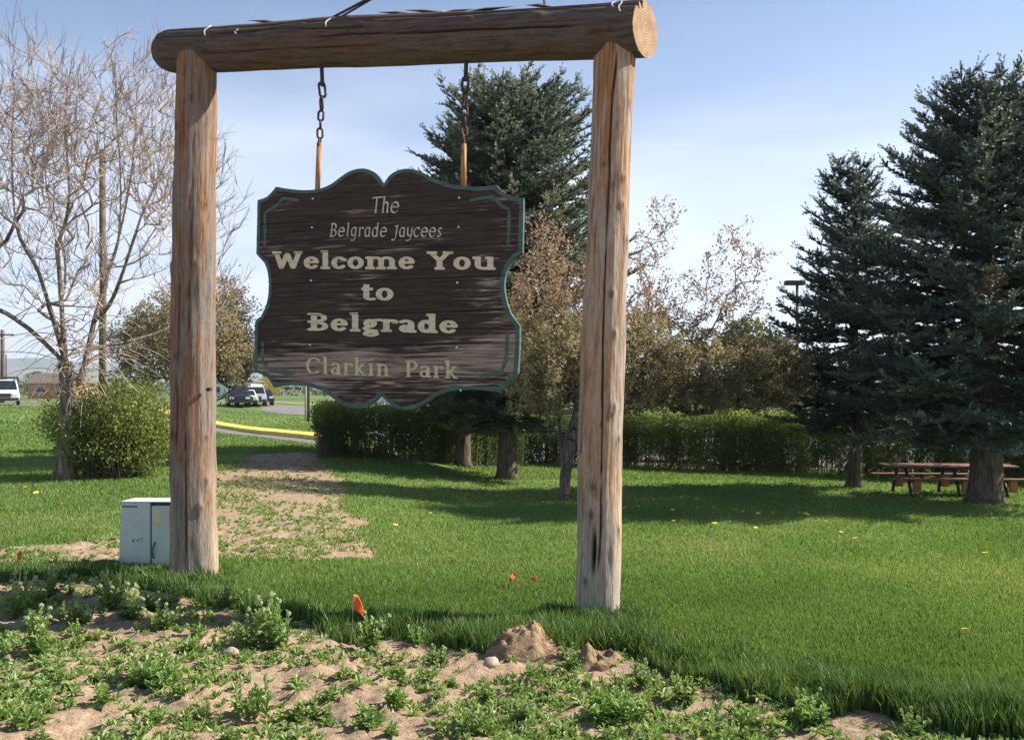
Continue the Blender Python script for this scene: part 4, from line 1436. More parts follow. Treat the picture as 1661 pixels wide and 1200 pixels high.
crab('spreading crab apple with bronze young leaves and reddish tip shoots behind the split post', (916, 812),
     [[(914, 818), (917, 770), (912, 740), (904, 705)], [(904, 705), (880, 665, -.3), (850, 632, -.6), (838, 600, -.6)], [(912, 740), (905, 660, .3), (898, 560, .3), (890, 450, .2), (884, 370, .2)],
      [(917, 770), (935, 700, -.1), (985, 660, .5), (1060, 640, 1.3), (1130, 625, 1.8), (1220, 610, 2.2)], [(935, 700, -.1), (990, 640, .8), (1080, 560, 1.4), (1145, 545, 1.7), (1180, 480, 1.8)], [(912, 745), (940, 640, 0), (965, 520, -.1), (1000, 420, -.2)]],
     [(885, 520, 65, 165, 1.5, 330), (885, 610, 70, 60, 1.3, 130), (1005, 590, 110, 85, 1.5, 360, .6), (1150, 612, 135, 62, 1.3, 500, 1.9), (1250, 605, 65, 58, 1.0, 240, 2.3), (1000, 470, 75, 80, 1.0, 90, .8), (1130, 500, 120, 60, .9, 80, 1.8),
      (1060, 395, 28, 60, .4, 16, 1.2), (1190, 430, 60, 60, .5, 30, 1.8), (1085, 350, 15, 30, .2, 6, 1.2), (1215, 395, 28, 28, .2, 8, 1.8)], 41, 105000, 0.13, 4.5)
crab('smaller bronze leaved crab apple behind the rounded green bush', (322, 752),
     [[(322, 748), (322, 690), (318, 650)], [(318, 650), (280, 600, -.3), (240, 560, -.3)], [(318, 650), (322, 580), (318, 500)], [(320, 670), (365, 640, -.3), (395, 615, -.3), (415, 590, -.3)], [(320, 660), (350, 590), (385, 530)]],
     [(310, 545, 105, 78, 2.2, 420), (240, 570, 70, 55, 1.6, 180), (375, 580, 42, 50, 1.4, 200), (340, 480, 60, 40, 1.2, 60), (375, 500, 35, 38, .8, 26)], 47, 27000, 0.14, 4.6)

# ---- leafy masses: rounded bush and clipped hedge
M_BUSH_LEAF = mat_leaf('fresh_lilac_leaves', [(0.0, (0.075, 0.095, 0.03)), (0.5, (0.155, 0.195, 0.05)), (1.0, (0.28, 0.31, 0.09))], 0.35)
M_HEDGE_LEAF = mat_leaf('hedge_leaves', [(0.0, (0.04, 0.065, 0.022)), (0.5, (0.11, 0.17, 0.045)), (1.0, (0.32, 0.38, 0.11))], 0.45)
M_STEM = mat_plain('shrub_stem', (0.16, 0.13, 0.10), 0.9, 0.25, 4, spec=0.1)

def bush(label, bpx, blobs, seed, nst, nleaf, leaf):
    b = on_ground(*bpx)
    s = FPX / b.y
    r = np.random.default_rng(seed)
    t = thing('bush', label, 'bush', tuple(b))
    S0, S1, A0, A1 = [], [], [], []
    LP, LD = [], []
    tot = sum(q[5] for q in blobs)
    for (cx, cy, rx, ry, rd, wgt) in blobs:
        n = int(nst * wgt / tot)
        for k in range(n):
            q = r.normal(0, 1, 3); q /= np.linalg.norm(q); q *= r.uniform(0.55, 1.03)
            tip = np.array([(cx - bpx[0] + q[0] * rx) / s, q[1] * rd, max(0.15, (bpx[1] - cy + q[2] * ry) / s)])
            root = np.array([tip[0] * 0.3 + r.normal(0, .12), tip[1] * 0.3 + r.normal(0, .12), 0.0])
            prev = root
            m = 5
            for j in range(1, m + 1):
                f = j / m
                p = root + (tip - root) * np.array([f ** 1.3, f ** 1.3, f ** 0.85]) + r.normal(0, .03, 3)
                S0.append(prev); S1.append(p); A0.append(.016 * (1.15 - f + .2 / m)); A1.append(.016 * (1.05 - f) + .003)
                prev = p
            nl = max(4, int(nleaf / nst))
            f = 1 - np.abs(r.normal(0, 0.24, nl))
            P = root + (tip - root) * np.clip(f, .15, 1.05)[:, None] + r.normal(0, .10, (nl, 3))
            LP.append(P); LD.append(rand_dirs(nl, r, .4) + (tip - root) / np.linalg.norm(tip - root) * .5)
    LP, LD = np.concatenate(LP), np.concatenate(LD)
    LP[:, 2] = np.maximum(LP[:, 2], 0.05)
    sz = r.uniform(0.7, 1.3, len(LP)) * leaf
    T = np.clip(0.1 + 0.9 * fbm(LP[:, 0] * 1.6, LP[:, 1] * 1.6, LP[:, 2] * 1.6, seed, 3) + r.normal(0, .13, len(LP)), 0, 1)
    V, F = tubes(S0, S1, A0, A1, 4)
    link('stems', mesh_np('stems', V, F), M_STEM, t)
    V, F, T = leaf_quads(LP, LD, sz, sz * .6, T, .3, seed)
    link('foliage', mesh_np('foliage', V, F, False, {'tint': T}), M_BUSH_LEAF, t)
bush('big rounded green bush leafing out behind the bare forked tree', (185, 774), [(178, 690, 92, 82, 1.5, 3), (215, 660, 62, 66, 1.3, 2), (115, 672, 44, 52, 1.0, 1), (245, 715, 35, 55, .8, 1)], 51, 620, 21000, .075)

def hedge():
    ends = [on_ground(512, 743), on_ground(900, 752), on_ground(1250, 768), on_ground(1661, 786), on_ground(1900, 797)]
    tops = [660, 664, 672, 684, 690]
    L = [0.0]
    for a, b in zip(ends[:-1], ends[1:]): L.append(L[-1] + (b - a).length)
    ex, ey = [p.x for p in ends], [p.y for p in ends]
    hz = [CAM_H - (ty - HY) / FPX * p.y - p.z for ty, p in zip(tops, ends)]
    r = np.random.default_rng(61)
    t = thing('hedge', 'long clipped green hedge with bare gappy lower stems along the lawn', 'hedge', tuple(ends[0]))
    o = np.array(ends[0])
    n = 2000
    s = r.uniform(0, L[-1], n)
    s[:140] = r.uniform(0, 0.9, 140)
    s = (np.round(s / 0.45) * 0.45 * 0.2 + s * 0.8)
    dpt = r.uniform(-0.05, 0.95, n)
    X = np.interp(s, L, ex); Y = np.interp(s, L, ey) + dpt
    Zg = ground_z(X, Y)
    H = np.interp(s, L, hz) * (0.93 + 0.17 * r.random(n)) + 0.10 * (fbm(s * 1.1, 0 * s, 0, 66) - 0.5)
    H *= sm(-0.35, 0.35, s) * 0.3 + 0.7
    lean = r.normal(0, .07, (n, 2))
    root = np.stack([X, Y, Zg], 1)
    tip = root + np.stack([lean[:, 0] * H, lean[:, 1] * H, H], 1)
    V, F = tubes(np.concatenate([root, (root + tip) / 2]) - o, np.concatenate([(root + tip) / 2, tip]) - o, np.concatenate([np.full(n, .009), np.full(n, .006)]), np.concatenate([np.full(n, .006), np.full(n, .003)]), 4)
    link('stems', mesh_np('stems', V, F), M_STEM, t)
    per = 66
    k = np.repeat(np.arange(n), per)
    f = r.random(len(k)) ** 0.85
    gap = fbm(s[k] * 0.9, f * 2.2, 0, 68, 3)
    keep = r.random(len(k)) < np.clip(0.80 + 0.8 * f + 3.0 * (gap - 0.52), 0.08, 1)
    k, f = k[keep], f[keep]
    P = root[k] + (tip - root)[k] * f[:, None] + r.normal(0, 1, (len(k), 3)) * np.array([.085, .085, .05])
    P[:, 2] = np.maximum(P[:, 2], ground_z(P[:, 0], P[:, 1]) + .04)
    D = rand_dirs(len(k), r, .9)
    sz = r.uniform(.07, .125, len(k))
    T = np.clip(0.12 + 0.7 * f ** 2.5 + 0.3 * r.random(len(k)), 0, 1)  # leaves paler with height: the sunlit hedge top is put into the tint
    V, F, T = leaf_quads(P - o, D, sz, sz * .5, T, .3, 69)
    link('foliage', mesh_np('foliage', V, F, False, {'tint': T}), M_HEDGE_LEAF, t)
hedge()

# ------------------------------------------------------------------ grass
M_LAWN = mat_leaf('lawn_grass', [(0.0, (0.065, 0.115, 0.026)), (0.5, (0.14, 0.22, 0.056)), (0.8, (0.21, 0.275, 0.085)), (1.0, (0.34, 0.33, 0.15))], 0.38, 0.55, 0.3)
M_LONG = mat_leaf('uncut_grass', [(0.0, (0.04, 0.08, 0.022)), (0.5, (0.10, 0.17, 0.042)), (0.85, (0.17, 0.235, 0.07)), (1.0, (0.34, 0.33, 0.16))], 0.35, 0.5, 0.35)

def blades(name, x, y, h, w, tint, mat, label, seed, bend=0.35, seg2=True):
    r = np.random.default_rng(seed)
    n = len(x)
    z = ground_z(x, y) - 0.012
    a = r.uniform(0, 2 * math.pi, n)
    dx, dy = np.cos(a), np.sin(a)
    bl = r.uniform(0.1, 1.0, n) * bend * h
    b = r.uniform(0, 2 * math.pi, n)
    bx, by = np.cos(b) * bl, np.sin(b) * bl
    P0 = np.stack([x - dx * w, y - dy * w, z], 1); P1 = np.stack([x + dx * w, y + dy * w, z], 1)
    if seg2:
        m = 0.55
        P2 = np.stack([x - dx * w * .8 + bx * .3, y - dy * w * .8 + by * .3, z + h * m], 1)
        P3 = np.stack([x + dx * w * .8 + bx * .3, y + dy * w * .8 + by * .3, z + h * m], 1)
        P4 = np.stack([x + bx, y + by, z + h * .98], 1)
        V = np.stack([P0, P1, P2, P3, P4], 1).reshape(-1, 3)
        k = (np.arange(n) * 5)[:, None]
        F = [np.concatenate([k + np.array([[0, 1, 3, 2]])]), k + np.array([[2, 3, 4]])]
        T = np.repeat(tint, 5)
    else:
        P4 = np.stack([x + bx, y + by, z + h], 1)
        V = np.stack([P0, P1, P4], 1).reshape(-1, 3)
        F = [np.arange(3 * n).reshape(-1, 3)]
        T = np.repeat(tint, 3)
    o = link(name, mesh_np(name, V, F, False, {'tint': T}), mat)
    return tag(o, label, 'grass', kind='stuff')

def sample_ground(n, y0, y1, seed, margin=1.22, power=1.0):
    """points spread evenly over what the lens takes in (denser near)"""
    r = np.random.default_rng(seed)
    iy = r.uniform(1 / y1 ** power, 1 / y0 ** power, n)
    y = iy ** (-1 / power)
    x = r.uniform(-0.56, 0.56, n) * margin * y
    return x, y, r

# uncut fringe between soil and lawn
x, y, r = sample_ground(320000, 5.0, 12.0, 81)
ey = edge_y(x, y)
d = y - ey
band = 1.35 + 0.9 * (fbm(x * 0.7, y * 0.7, 0, 83) - 0.5)
band = band * np.interp(x, [-6, -3.2, -1, 1.2, 4, 7], [0.75, 0.8, 1.0, 1.1, 0.85, 0.8])
pL = np.minimum(np.hypot(x - lb.x, y - lb.y), np.hypot(x - rb.x, y - rb.y))
longw = np.maximum(sm(band, band * 0.1, d), sm(0.75, 0.3, pL) * (d > 0))
s = soil_mask(x, y)
ok = (d > -0.25) & (r.random(len(x)) > s * 1.5) & (r.random(len(x)) < longw)
x1, y1, lw, d1 = x[ok], y[ok], longw[ok], d[ok]
tuft = fbm(x1 * 3.2, y1 * 3.2, 0, 84, 3)
h = (0.045 + 0.115 * lw) * (0.15 + 1.7 * tuft) * r.uniform(0.65, 1.25, len(x1))
T = np.clip(0.12 + 0.6 * fbm(x1 * 1.2, y1 * 1.2, 0, 85) + r.normal(0, .22, len(x1)), 0, 1)
blades('uncut_grass', x1, y1, h, r.uniform(.0032, .0075, len(x1)), T, M_LONG, 'tall unmown dark green grass fringing the bare soil', 86, .55)

# mown lawn
x, y, r = sample_ground(430000, 6.2, 30.0, 91, 1.25)
d = y - edge_y(x, y)
s = soil_mask(x, y)
ok = (d > 0.1) & (r.random(len(x)) > s * 1.35 - 0.02)
x, y = x[ok], y[ok]
h = 0.034 * (0.7 + 0.7 * fbm(x * 1.5, y * 1.5, 0, 93)) * r.uniform(.7, 1.4, len(x)) + .010 + 0.0011 * y
w = .0034 + .00062 * y
big = fbm(x * 0.35, y * 0.22, 0, 94, 3)
T = np.clip(0.12 + 0.85 * big + 0.2 * (fbm(x * 2, y * 2, 0, 95) - .5) + r.normal(0, .13, len(x)), 0, 1)
blades('lawn_grass', x, y, h, w, T, M_LAWN, 'short mown bright green lawn spreading across the park', 96, .6, seg2=False)
x, y, r = sample_ground(150000, 28.0, 75.0, 97, 1.2)
s = soil_mask(x, y)
ok = (r.random(len(x)) > s * 1.35 - .02)
kn = Vector((-kd.y, kd.x, 0))
off = (x - kA.x) * kn.x + (y - kA.y) * kn.y
ok &= ~((off > -1.3) & (off < 1.25))
ok &= ~((x > -9) & (y > np.interp(x, [-9, -2, 6, 14, 26, 60], [44, 38.5, 34.2, 31.4, 29.5, 27]) - .3))
x, y = x[ok], y[ok]
T = np.clip(0.2 + 0.75 * fbm(x * .25, y * .2, 0, 98) + r.normal(0, .12, len(x)), 0, 1)
blades('meadow_grass', x, y, r.uniform(.05, .11, len(x)), .01 + .0006 * y, T, M_LAWN, 'far lawn running back to the hedge and the road', 99, .6, seg2=False)

# ------------------------------------------------------------------ weeds on the bare soil
M_WEED = mat_leaf('weed_leaves', [(0.0, (0.09, 0.16, 0.035)), (0.5, (0.19, 0.29, 0.08)), (1.0, (0.35, 0.43, 0.18))], 0.35, 0.5, 0.35)
M_BUD = mat_leaf('pale_flower_buds', [(0.0, (0.22, 0.30, 0.11)), (1.0, (0.42, 0.48, 0.24))], 0.3)
def lance_leaves(P, D, L, W, tint, seed, drop=0.3):
    """arched lance-shaped leaves, 6 triangles each"""
    r = np.random.default_rng(seed)
    n = len(P)
    D, A, B = frames(D)
    S = np.cross(D, np.array([[0, 0, 1.0]])); S /= np.maximum(np.linalg.norm(S, axis=1, keepdims=True), 1e-6)
    N = np.cross(S, D)
    L, W = np.asarray(L)[:, None], np.asarray(W)[:, None]
    f1, f2 = 0.35, 0.7
    dz = np.array([[0, 0, -1.0]])
    c1 = P + D * L * f1 + N * L * .04; c2 = P + D * L * f2 + dz * L * drop * .25; c3 = P + D * L * .98 + dz * L * drop * .75
    up = N * W * .35
    V = np.stack([P, c1 - S * W * .5 + up, c1, c1 + S * W * .5 + up, c2 - S * W * .42 + up, c2, c2 + S * W * .42 + up, c3], 1).reshape(-1, 3)
    b = (np.arange(n) * 8)[:, None]
    Q = np.concatenate([b + np.array([[1, 2, 5, 4]]), b + np.array([[2, 3, 6, 5]])])
    T3 = np.concatenate([b + np.array([[0, 2, 1]]), b + np.array([[0, 3, 2]]), b + np.array([[4, 5, 7]]), b + np.array([[5, 6, 7]])])
    return V, [Q, T3], np.repeat(tint, 8)

def weed_mesh(kind, seed):
    r = np.random.default_rng(seed)
    P, D, L, W, T = [], [], [], [], []
    St = []
    bud = []
    if kind == 'rosette':
        n = int(r.integers(14, 22))
        for k in range(n):
            a = k * 2.4 + r.normal(0, .2); e = r.uniform(.15, 1.0)
            P.append((0, 0, .005 + .015 * r.random())); D.append((math.cos(a) * math.cos(e), math.sin(a) * math.cos(e), math.sin(e))); L.append(r.uniform(.05, .12)); W.append(r.uniform(.018, .032)); T.append(r.uniform(.35, 1))
    else:
        ns = int(r.integers(5, 8)) if kind == 'clump' else int(r.integers(6, 9))
        Hh = r.uniform(.10, .17) if kind == 'clump' else r.uniform(.22, .34)
        for s in range(ns):
            a = s / ns * 6.28 + r.normal(0, .4); tilt = r.uniform(.1, .75) if s else .05
            ax = np.array([math.cos(a) * math.sin(tilt), math.sin(a) * math.sin(tilt), math.cos(tilt)])
            h = Hh * r.uniform(.6, 1.1)
            root = np.array([r.normal(0, .02), r.normal(0, .02), -.01])
            tip = root + ax * h
            St.append((root, tip))
            m = int(8 + h * 28)
            for j in range(m):
                f = (j + .5) / m
                p = root + (tip - root) * f
                b = j * 2.4 + s
                e = .25 + .9 * f
                d = np.array([math.cos(b) * math.cos(e), math.sin(b) * math.cos(e), math.sin(e)]) + ax * .25
                P.append(p); D.append(d); l = (.085 - .045 * f) * r.uniform(.7, 1.25) * (1.0 if kind == 'clump' else 1.1); L.append(l); W.append(l * r.uniform(.34, .48)); T.append(np.clip(.2 + .6 * f + r.normal(0, .15), 0, 1))
            if kind == 'flower':
                bud.append(tip)
    P, D = np.array(P, float), np.array(D, float)
    V, F, T = lance_leaves(P, D, np.array(L), np.array(W), np.array(T), seed)
    if St:
        sv, sf = tubes([a for a, b in St], [b for a, b in St], np.full(len(St), .004), np.full(len(St), .0025), 4)
        F = F + [sf + len(V)]
        V = np.concatenate([V, sv]); T = np.concatenate([T, np.full(len(sv), .4)])
    me = mesh_np('foliage', V, F, False, {'tint': T}); me.materials.append(M_WEED)
    bme = None
    if bud:
        bme = [tuple(b) for b in bud]
    return me, bme
def bud_mesh():
    n, m = 12, 5
    V, T = [(0, 0, .016)], [.6]
    r = np.random.default_rng(5)
    for j in range(1, m):
        for i in range(n):
            a, e = i / n * 6.283 + .3 * j, math.pi / 2 * (1 - j / (m - 1) * 1.35)
            k = .0125 * (1 + .35 * ((i + j) % 2)) * r.uniform(.85, 1.15)
            V.append((math.cos(a) * math.cos(e) * k, math.sin(a) * math.cos(e) * k, math.sin(e) * k)); T.append(.3 + .7 * ((i + j) % 2))
    F3 = [(0, 1 + i, 1 + (i + 1) % n) for i in range(n)]
    F4 = [(1 + j * n + i, 1 + (j + 1) * n + i, 1 + (j + 1) * n + (i + 1) % n, 1 + j * n + (i + 1) % n) for j in range(m - 2) for i in range(n)]
    me = mesh_np('flower_head', np.array(V), [np.array(F3), np.array(F4)], False, {'tint': np.array(T)})
    me.materials.append(M_BUD)
    return me
BUD = bud_mesh()
WM = {k: [weed_mesh(k, 200 + 10 * i + j) for j in range(4)] for i, k in enumerate(('rosette', 'clump', 'flower'))}
WLAB = {'rosette': ('low leafy weed rosette flat on the bare soil', 'weed rosettes on the bare soil'), 'clump': ('bushy upright green weed clump growing on the bare soil', 'weed clumps on the bare soil'),
        'flower': ('taller weed clump with pale flower buds at the soil edge', 'budding weeds along the soil edge')}
NEARZ = {}
def soil_top(x, y):
    s = float(soil_mask(np.array([x]), np.array([y]))[0])
    c = float(((fbm(np.array([x * 5]), np.array([y * 5]), 0, 51, 5) - 0.5) * 0.11 + np.maximum(0, fbm(np.array([x * 13]), np.array([y * 13]), 0, 61, 3) - 0.55) * 0.16)[0])
    return gz(x, y) + s * c - s * 0.015
rw = random.Random(77)
def place_weed(kind, x, y, sc):
    me, bme = rw.choice(WM[kind])
    lab, grp = WLAB[kind]
    z = soil_top(x, y) - 0.006
    if bme is None:
        o = link('weed_plant', me)
        tag(o, lab, 'weed', grp)
        o.location = (x, y, z)
    else:
        o = thing('weed_plant', lab, 'weed', (x, y, z), 0, grp)
        link('foliage', me, None, o)
        for q in bme: link('flower_head', BUD, None, o, q)
    o.rotation_euler = (rw.uniform(-.12, .12), rw.uniform(-.12, .12), rw.uniform(0, 6.28))
    o.scale = (sc, sc, sc * rw.uniform(.85, 1.15))
for (px, py, sc) in [(40, 985, 1.25), (20, 1000, 1.1), (165, 965, 1.0), (180, 990, 1.35), (215, 1000, 1.3), (130, 1010, 1.1), (240, 985, 1.1), (365, 985, .9), (425, 1040, 1.35), (450, 1052, 1.2), (400, 1050, 1.1), (600, 1052, 1.1), (60, 1060, 1.1),
                     (930, 1085, .8), (80, 970, 1.0), (1310, 1170, .8), (1480, 1192, .75), (720, 1075, .7), (265, 1020, 1.1), (1040, 1115, .8)]:
    p = on_ground(px, py)
    place_weed('flower', p.x, p.y, sc)
for (px, py, sc) in [(230, 1105, 1.5), (265, 1110, 1.4), (250, 1095, 1.3), (480, 1165, 1.2), (420, 1160, 1.3), (1000, 1160, 1.5), (975, 1170, 1.4), (1025, 1165, 1.3), (760, 1185, 1.3), (600, 1180, 1.3), (640, 1150, 1.1), (505, 1155, 1.1), (170, 1140, 1.2), (40, 1180, 1.2),
                     (1110, 1140, 1.2), (850, 1170, 1.1), (1200, 1180, 1.2), (1310, 1178, 1.3), (1330, 1180, 1.2), (560, 1100, 1.0), (690, 1100, 1.0), (790, 1130, .9)]:
    p = on_ground(px, py)
    place_weed('clump', p.x, p.y, sc)
n = 0
while n < 215:
    y = 1 / rw.uniform(1 / 8.6, 1 / 4.9)
    x = rw.uniform(-.62, .62) * y
    if float(soil_mask(np.array([x]), np.array([y]))[0]) < .75 or y > float(edge_y(x, y)) + .1: continue
    if rw.random() > .25 + 1.3 * float(fbm(np.array([x * .9]), np.array([y * .9]), 0, 88)[0]) ** 1.5: continue
    place_weed('clump' if rw.random() < .42 else 'rosette', x, y, rw.uniform(.5, 1.05))
    n += 1
# seedlings nobody could count, on the soil and along the bare strip
def seedlings():
    r = np.random.default_rng(301)
    x, y, _ = sample_ground(33000, 4.9, 9.5, 302, 1.55)
    x2, y2, _ = sample_ground(60000, 9.0, 40.0, 303, 1.0)
    x, y = np.concatenate([x, x2]), np.concatenate([y, y2])
    s = soil_mask(x, y)
    cl = fbm(x * 1.6, y * 1.6, 0, 304, 3)
    ok = (s > .5) & (r.random(len(x)) < np.clip((cl - .36) * 3.0, 0, 1) * .55)
    x, y = x[ok], y[ok]
    z = ground_z(x, y)
    near = (y < 14)
    c = (fbm(x * 5, y * 5, 0, 51, 5) - 0.5) * 0.11 + np.maximum(0, fbm(x * 13, y * 13, 0, 61, 3) - 0.55) * 0.16
    z = z + np.where(near, c, 0) - .018
    per = 6
    k = np.repeat(np.arange(len(x)), per)
    a = np.tile(np.arange(per), len(x)) * 2.4 + r.uniform(0, 6.28, len(k))
    e = r.uniform(.2, 1.1, len(k))
    D = np.stack([np.cos(a) * np.cos(e), np.sin(a) * np.cos(e), np.sin(e)], 1)
    sc = r.uniform(.5, 1.3, len(x))[k]
    P = np.stack([x[k], y[k], z[k] + .004], 1)
    L = .048 * sc * (1 + .02 * y[k])
    V, F, T = leaf_quads(P, D, L, L * .4, np.clip(r.normal(.6, .22, len(k)), 0, 1), .3, 305)
    tag(link('seedlings', mesh_np('seedlings', V, F, False, {'tint': T}), M_WEED), 'tiny green weed seedlings scattered over the bare soil', 'weeds', kind='stuff')
seedlings()

# ------------------------------------------------------------------ earth heap, stones, litter
M_EARTH = None
def mat_earth():
    t = NT('loose_earth')
    co = t.co()
    n2, n3 = t.noise(co, 14, 6, .65), t.noise(co, 60, 4, .6)
    c = t.ramp(n2, [(.3, (.15, .09, .055)), (.52, (.29, .195, .12)), (.75, (.39, .28, .18))])
    return t.pbr(c, .95, t.bump(t.math('ADD', n2, t.math('MULTIPLY', n3, .4)), .9, .03), spec=.1)
M_EARTH = mat_earth()
def heap(label, px, py, rx, ry, h, seed):
    p = on_ground(px, py)
    n, m = 64, 26
    V = []
    for j in range(m + 1):
        f = j / m
        a = np.arange(n) / n * 2 * math.pi
        k = 1 + .35 * (fbm(np.cos(a) * 1.3 + seed, np.sin(a) * 1.3, 0, seed) - .5)
        x, y = np.cos(a) * rx * f * k, np.sin(a) * ry * f * k
        z = h * (1 - f ** 2.2) * (.35 + 1.25 * fbm(x * 4.5 + seed, y * 4.5, 0, seed + 2, 4) ** 1.2) + (fbm(x * 15, y * 15, 0, seed + 3, 4) - .5) * .17 * (1 - f ** 3) - .05 * f ** 4
        V.append(np.stack([x, y, z], 1))
    V = np.concatenate(V)
    F = [(j * n + i, j * n + (i + 1) % n, (j + 1) * n + (i + 1) % n, (j + 1) * n + i) for j in range(m) for i in range(n)]
    tag(link('earth_heap', mesh_np('earth_heap', V, np.array(F), True), M_EARTH, None, (p.x, p.y, p.z)), label, 'earth heap')
heap('knobbly heap of loose brown earth beside the foot of the bleached post', 866, 1056, .44, .30, .17, 401)
heap('low spill of brown earth trailing out from the taller heap', 968, 1074, .30, .16, .08, 411)

M_STONE = mat_plain('pale_field_stone', (.36, .30, .24), .85, .2, 14, spec=.2, bump=.3)
def stone(label, px, py, r, seed):
    p = on_ground(px, py)
    bm = bmesh.new()
    bmesh.ops.create_icosphere(bm, subdivisions=3, radius=r)
    for v in bm.verts:
        c = v.co / r
        k = .75 + .5 * float(fbm(np.array([c.x * 1.3 + seed]), np.array([c.y * 1.3]), c.z * 1.3, seed, 3)[0])
        v.co = Vector((c.x * 1.25, c.y, c.z * .68)) * r * k
    me = bpy.data.meshes.new('stone'); bm.to_mesh(me); bm.free()
    for q in me.polygons: q.use_smooth = True
    o = link('stone', me, M_STONE, None, (p.x, p.y, soil_top(p.x, p.y) + r * .25))
    o.rotation_euler = (0, 0, seed)
    tag(o, label, 'stone')
stone('pale pointed stone lying beside the earth heap', 797, 1080, .055, 1)
stone('small tan pebble at the end of the spilled earth', 1003, 1066, .035, 2)
stone('round tan stone half buried among the weeds below the orange flag', 375, 1062, .05, 3)
stone('tan stone perched on the earth heap', 925, 1040, .035, 4)
M_LITTER = mat_plain('white_litter', (.75, .73, .68), .7, .06, 10)
p = on_ground(458, 850)
bm = bmesh.new()
bmesh.ops.create_cube(bm, size=1)
bmesh.ops.scale(bm, vec=(.30, .04, .02), verts=bm.verts[:])
bmesh.ops.bevel(bm, geom=bm.edges[:], offset=.006, segments=2, affect='EDGES')
for v in bm.verts: v.co.z += .02 * math.sin(v.co.x * 9)
me = bpy.data.meshes.new('wood_stick'); bm.to_mesh(me); bm.free()
o = tag(link('wood_stick', me, M_LITTER, None, (p.x, p.y, p.z + .02)), 'bleached white stick lying on the bare strip of earth', 'stick')

# ------------------------------------------------------------------ marker flags
M_FLAG = mat_leaf('orange_flag_vinyl', [(0, (.80, .16, .03)), (1, (.80, .16, .03))], .4, .45, .4, (1.1, .9, .6))
M_WIRE = mat_plain('flag_wire', (.35, .33, .3), .4, .05, 10, metal=.6)
def flag(label, px, py_top, Y, fw, fh, lean, rz, droop):
    """px,py_top: where the flag's top shows; the wire runs into the ground"""
    top = at(px, py_top, Y)
    g = gz(top.x, top.y)
    t = thing('marker_flag', label, 'marker flag', (top.x - lean * .3, top.y, g))
    h = top.z - g
    V, F = pipe([(0, 0, -.06), (lean * .15, 0, h * .5), (lean * .3, 0, h)], .003, 6)
    link('wire_stake', mesh_np('wire_stake', V, F), M_WIRE, t)
    nx, nz = 9, 7
    V = []
    for j in range(nz):
        for i in range(nx):
            a, b = i / (nx - 1), j / (nz - 1)
            x = a * fw * math.cos(rz); y = a * fw * math.sin(rz) + .018 * math.sin(a * 5 + b * 2)
            z = h - b * fh * (1 - .25 * a) - droop * a * a
            V.append((lean * .3 * (1 - b * .3) + x, y, z))
    F = [(j * nx + i, j * nx + i + 1, (j + 1) * nx + i + 1, (j + 1) * nx + i) for j in range(nz - 1) for i in range(nx - 1)]
    o = link('pennant', mesh_np('pennant', np.array(V), np.array(F), True, {'tint': np.zeros(len(V))}), M_FLAG, t)
    md = o.modifiers.new('thickness', 'SOLIDIFY'); md.thickness = .0012
flag('drooping orange marker flag standing where the soil meets the long grass', 573, 964, 7.3, .085, .13, .03, .5, .10)
flag('thin orange marker flag leaning in the grass beside the utility cabinet strip', 36, 893, 9.0, .07, .09, .12, 2.6, .05)
flag('taller of the two red orange marker flags in the mown lawn', 836, 928, 9.9, -.07, .07, 0, .5, .05)
flag('tiny low red orange marker flag beside its taller twin in the lawn', 861, 935, 9.8, .06, .04, 0, .2, .02)

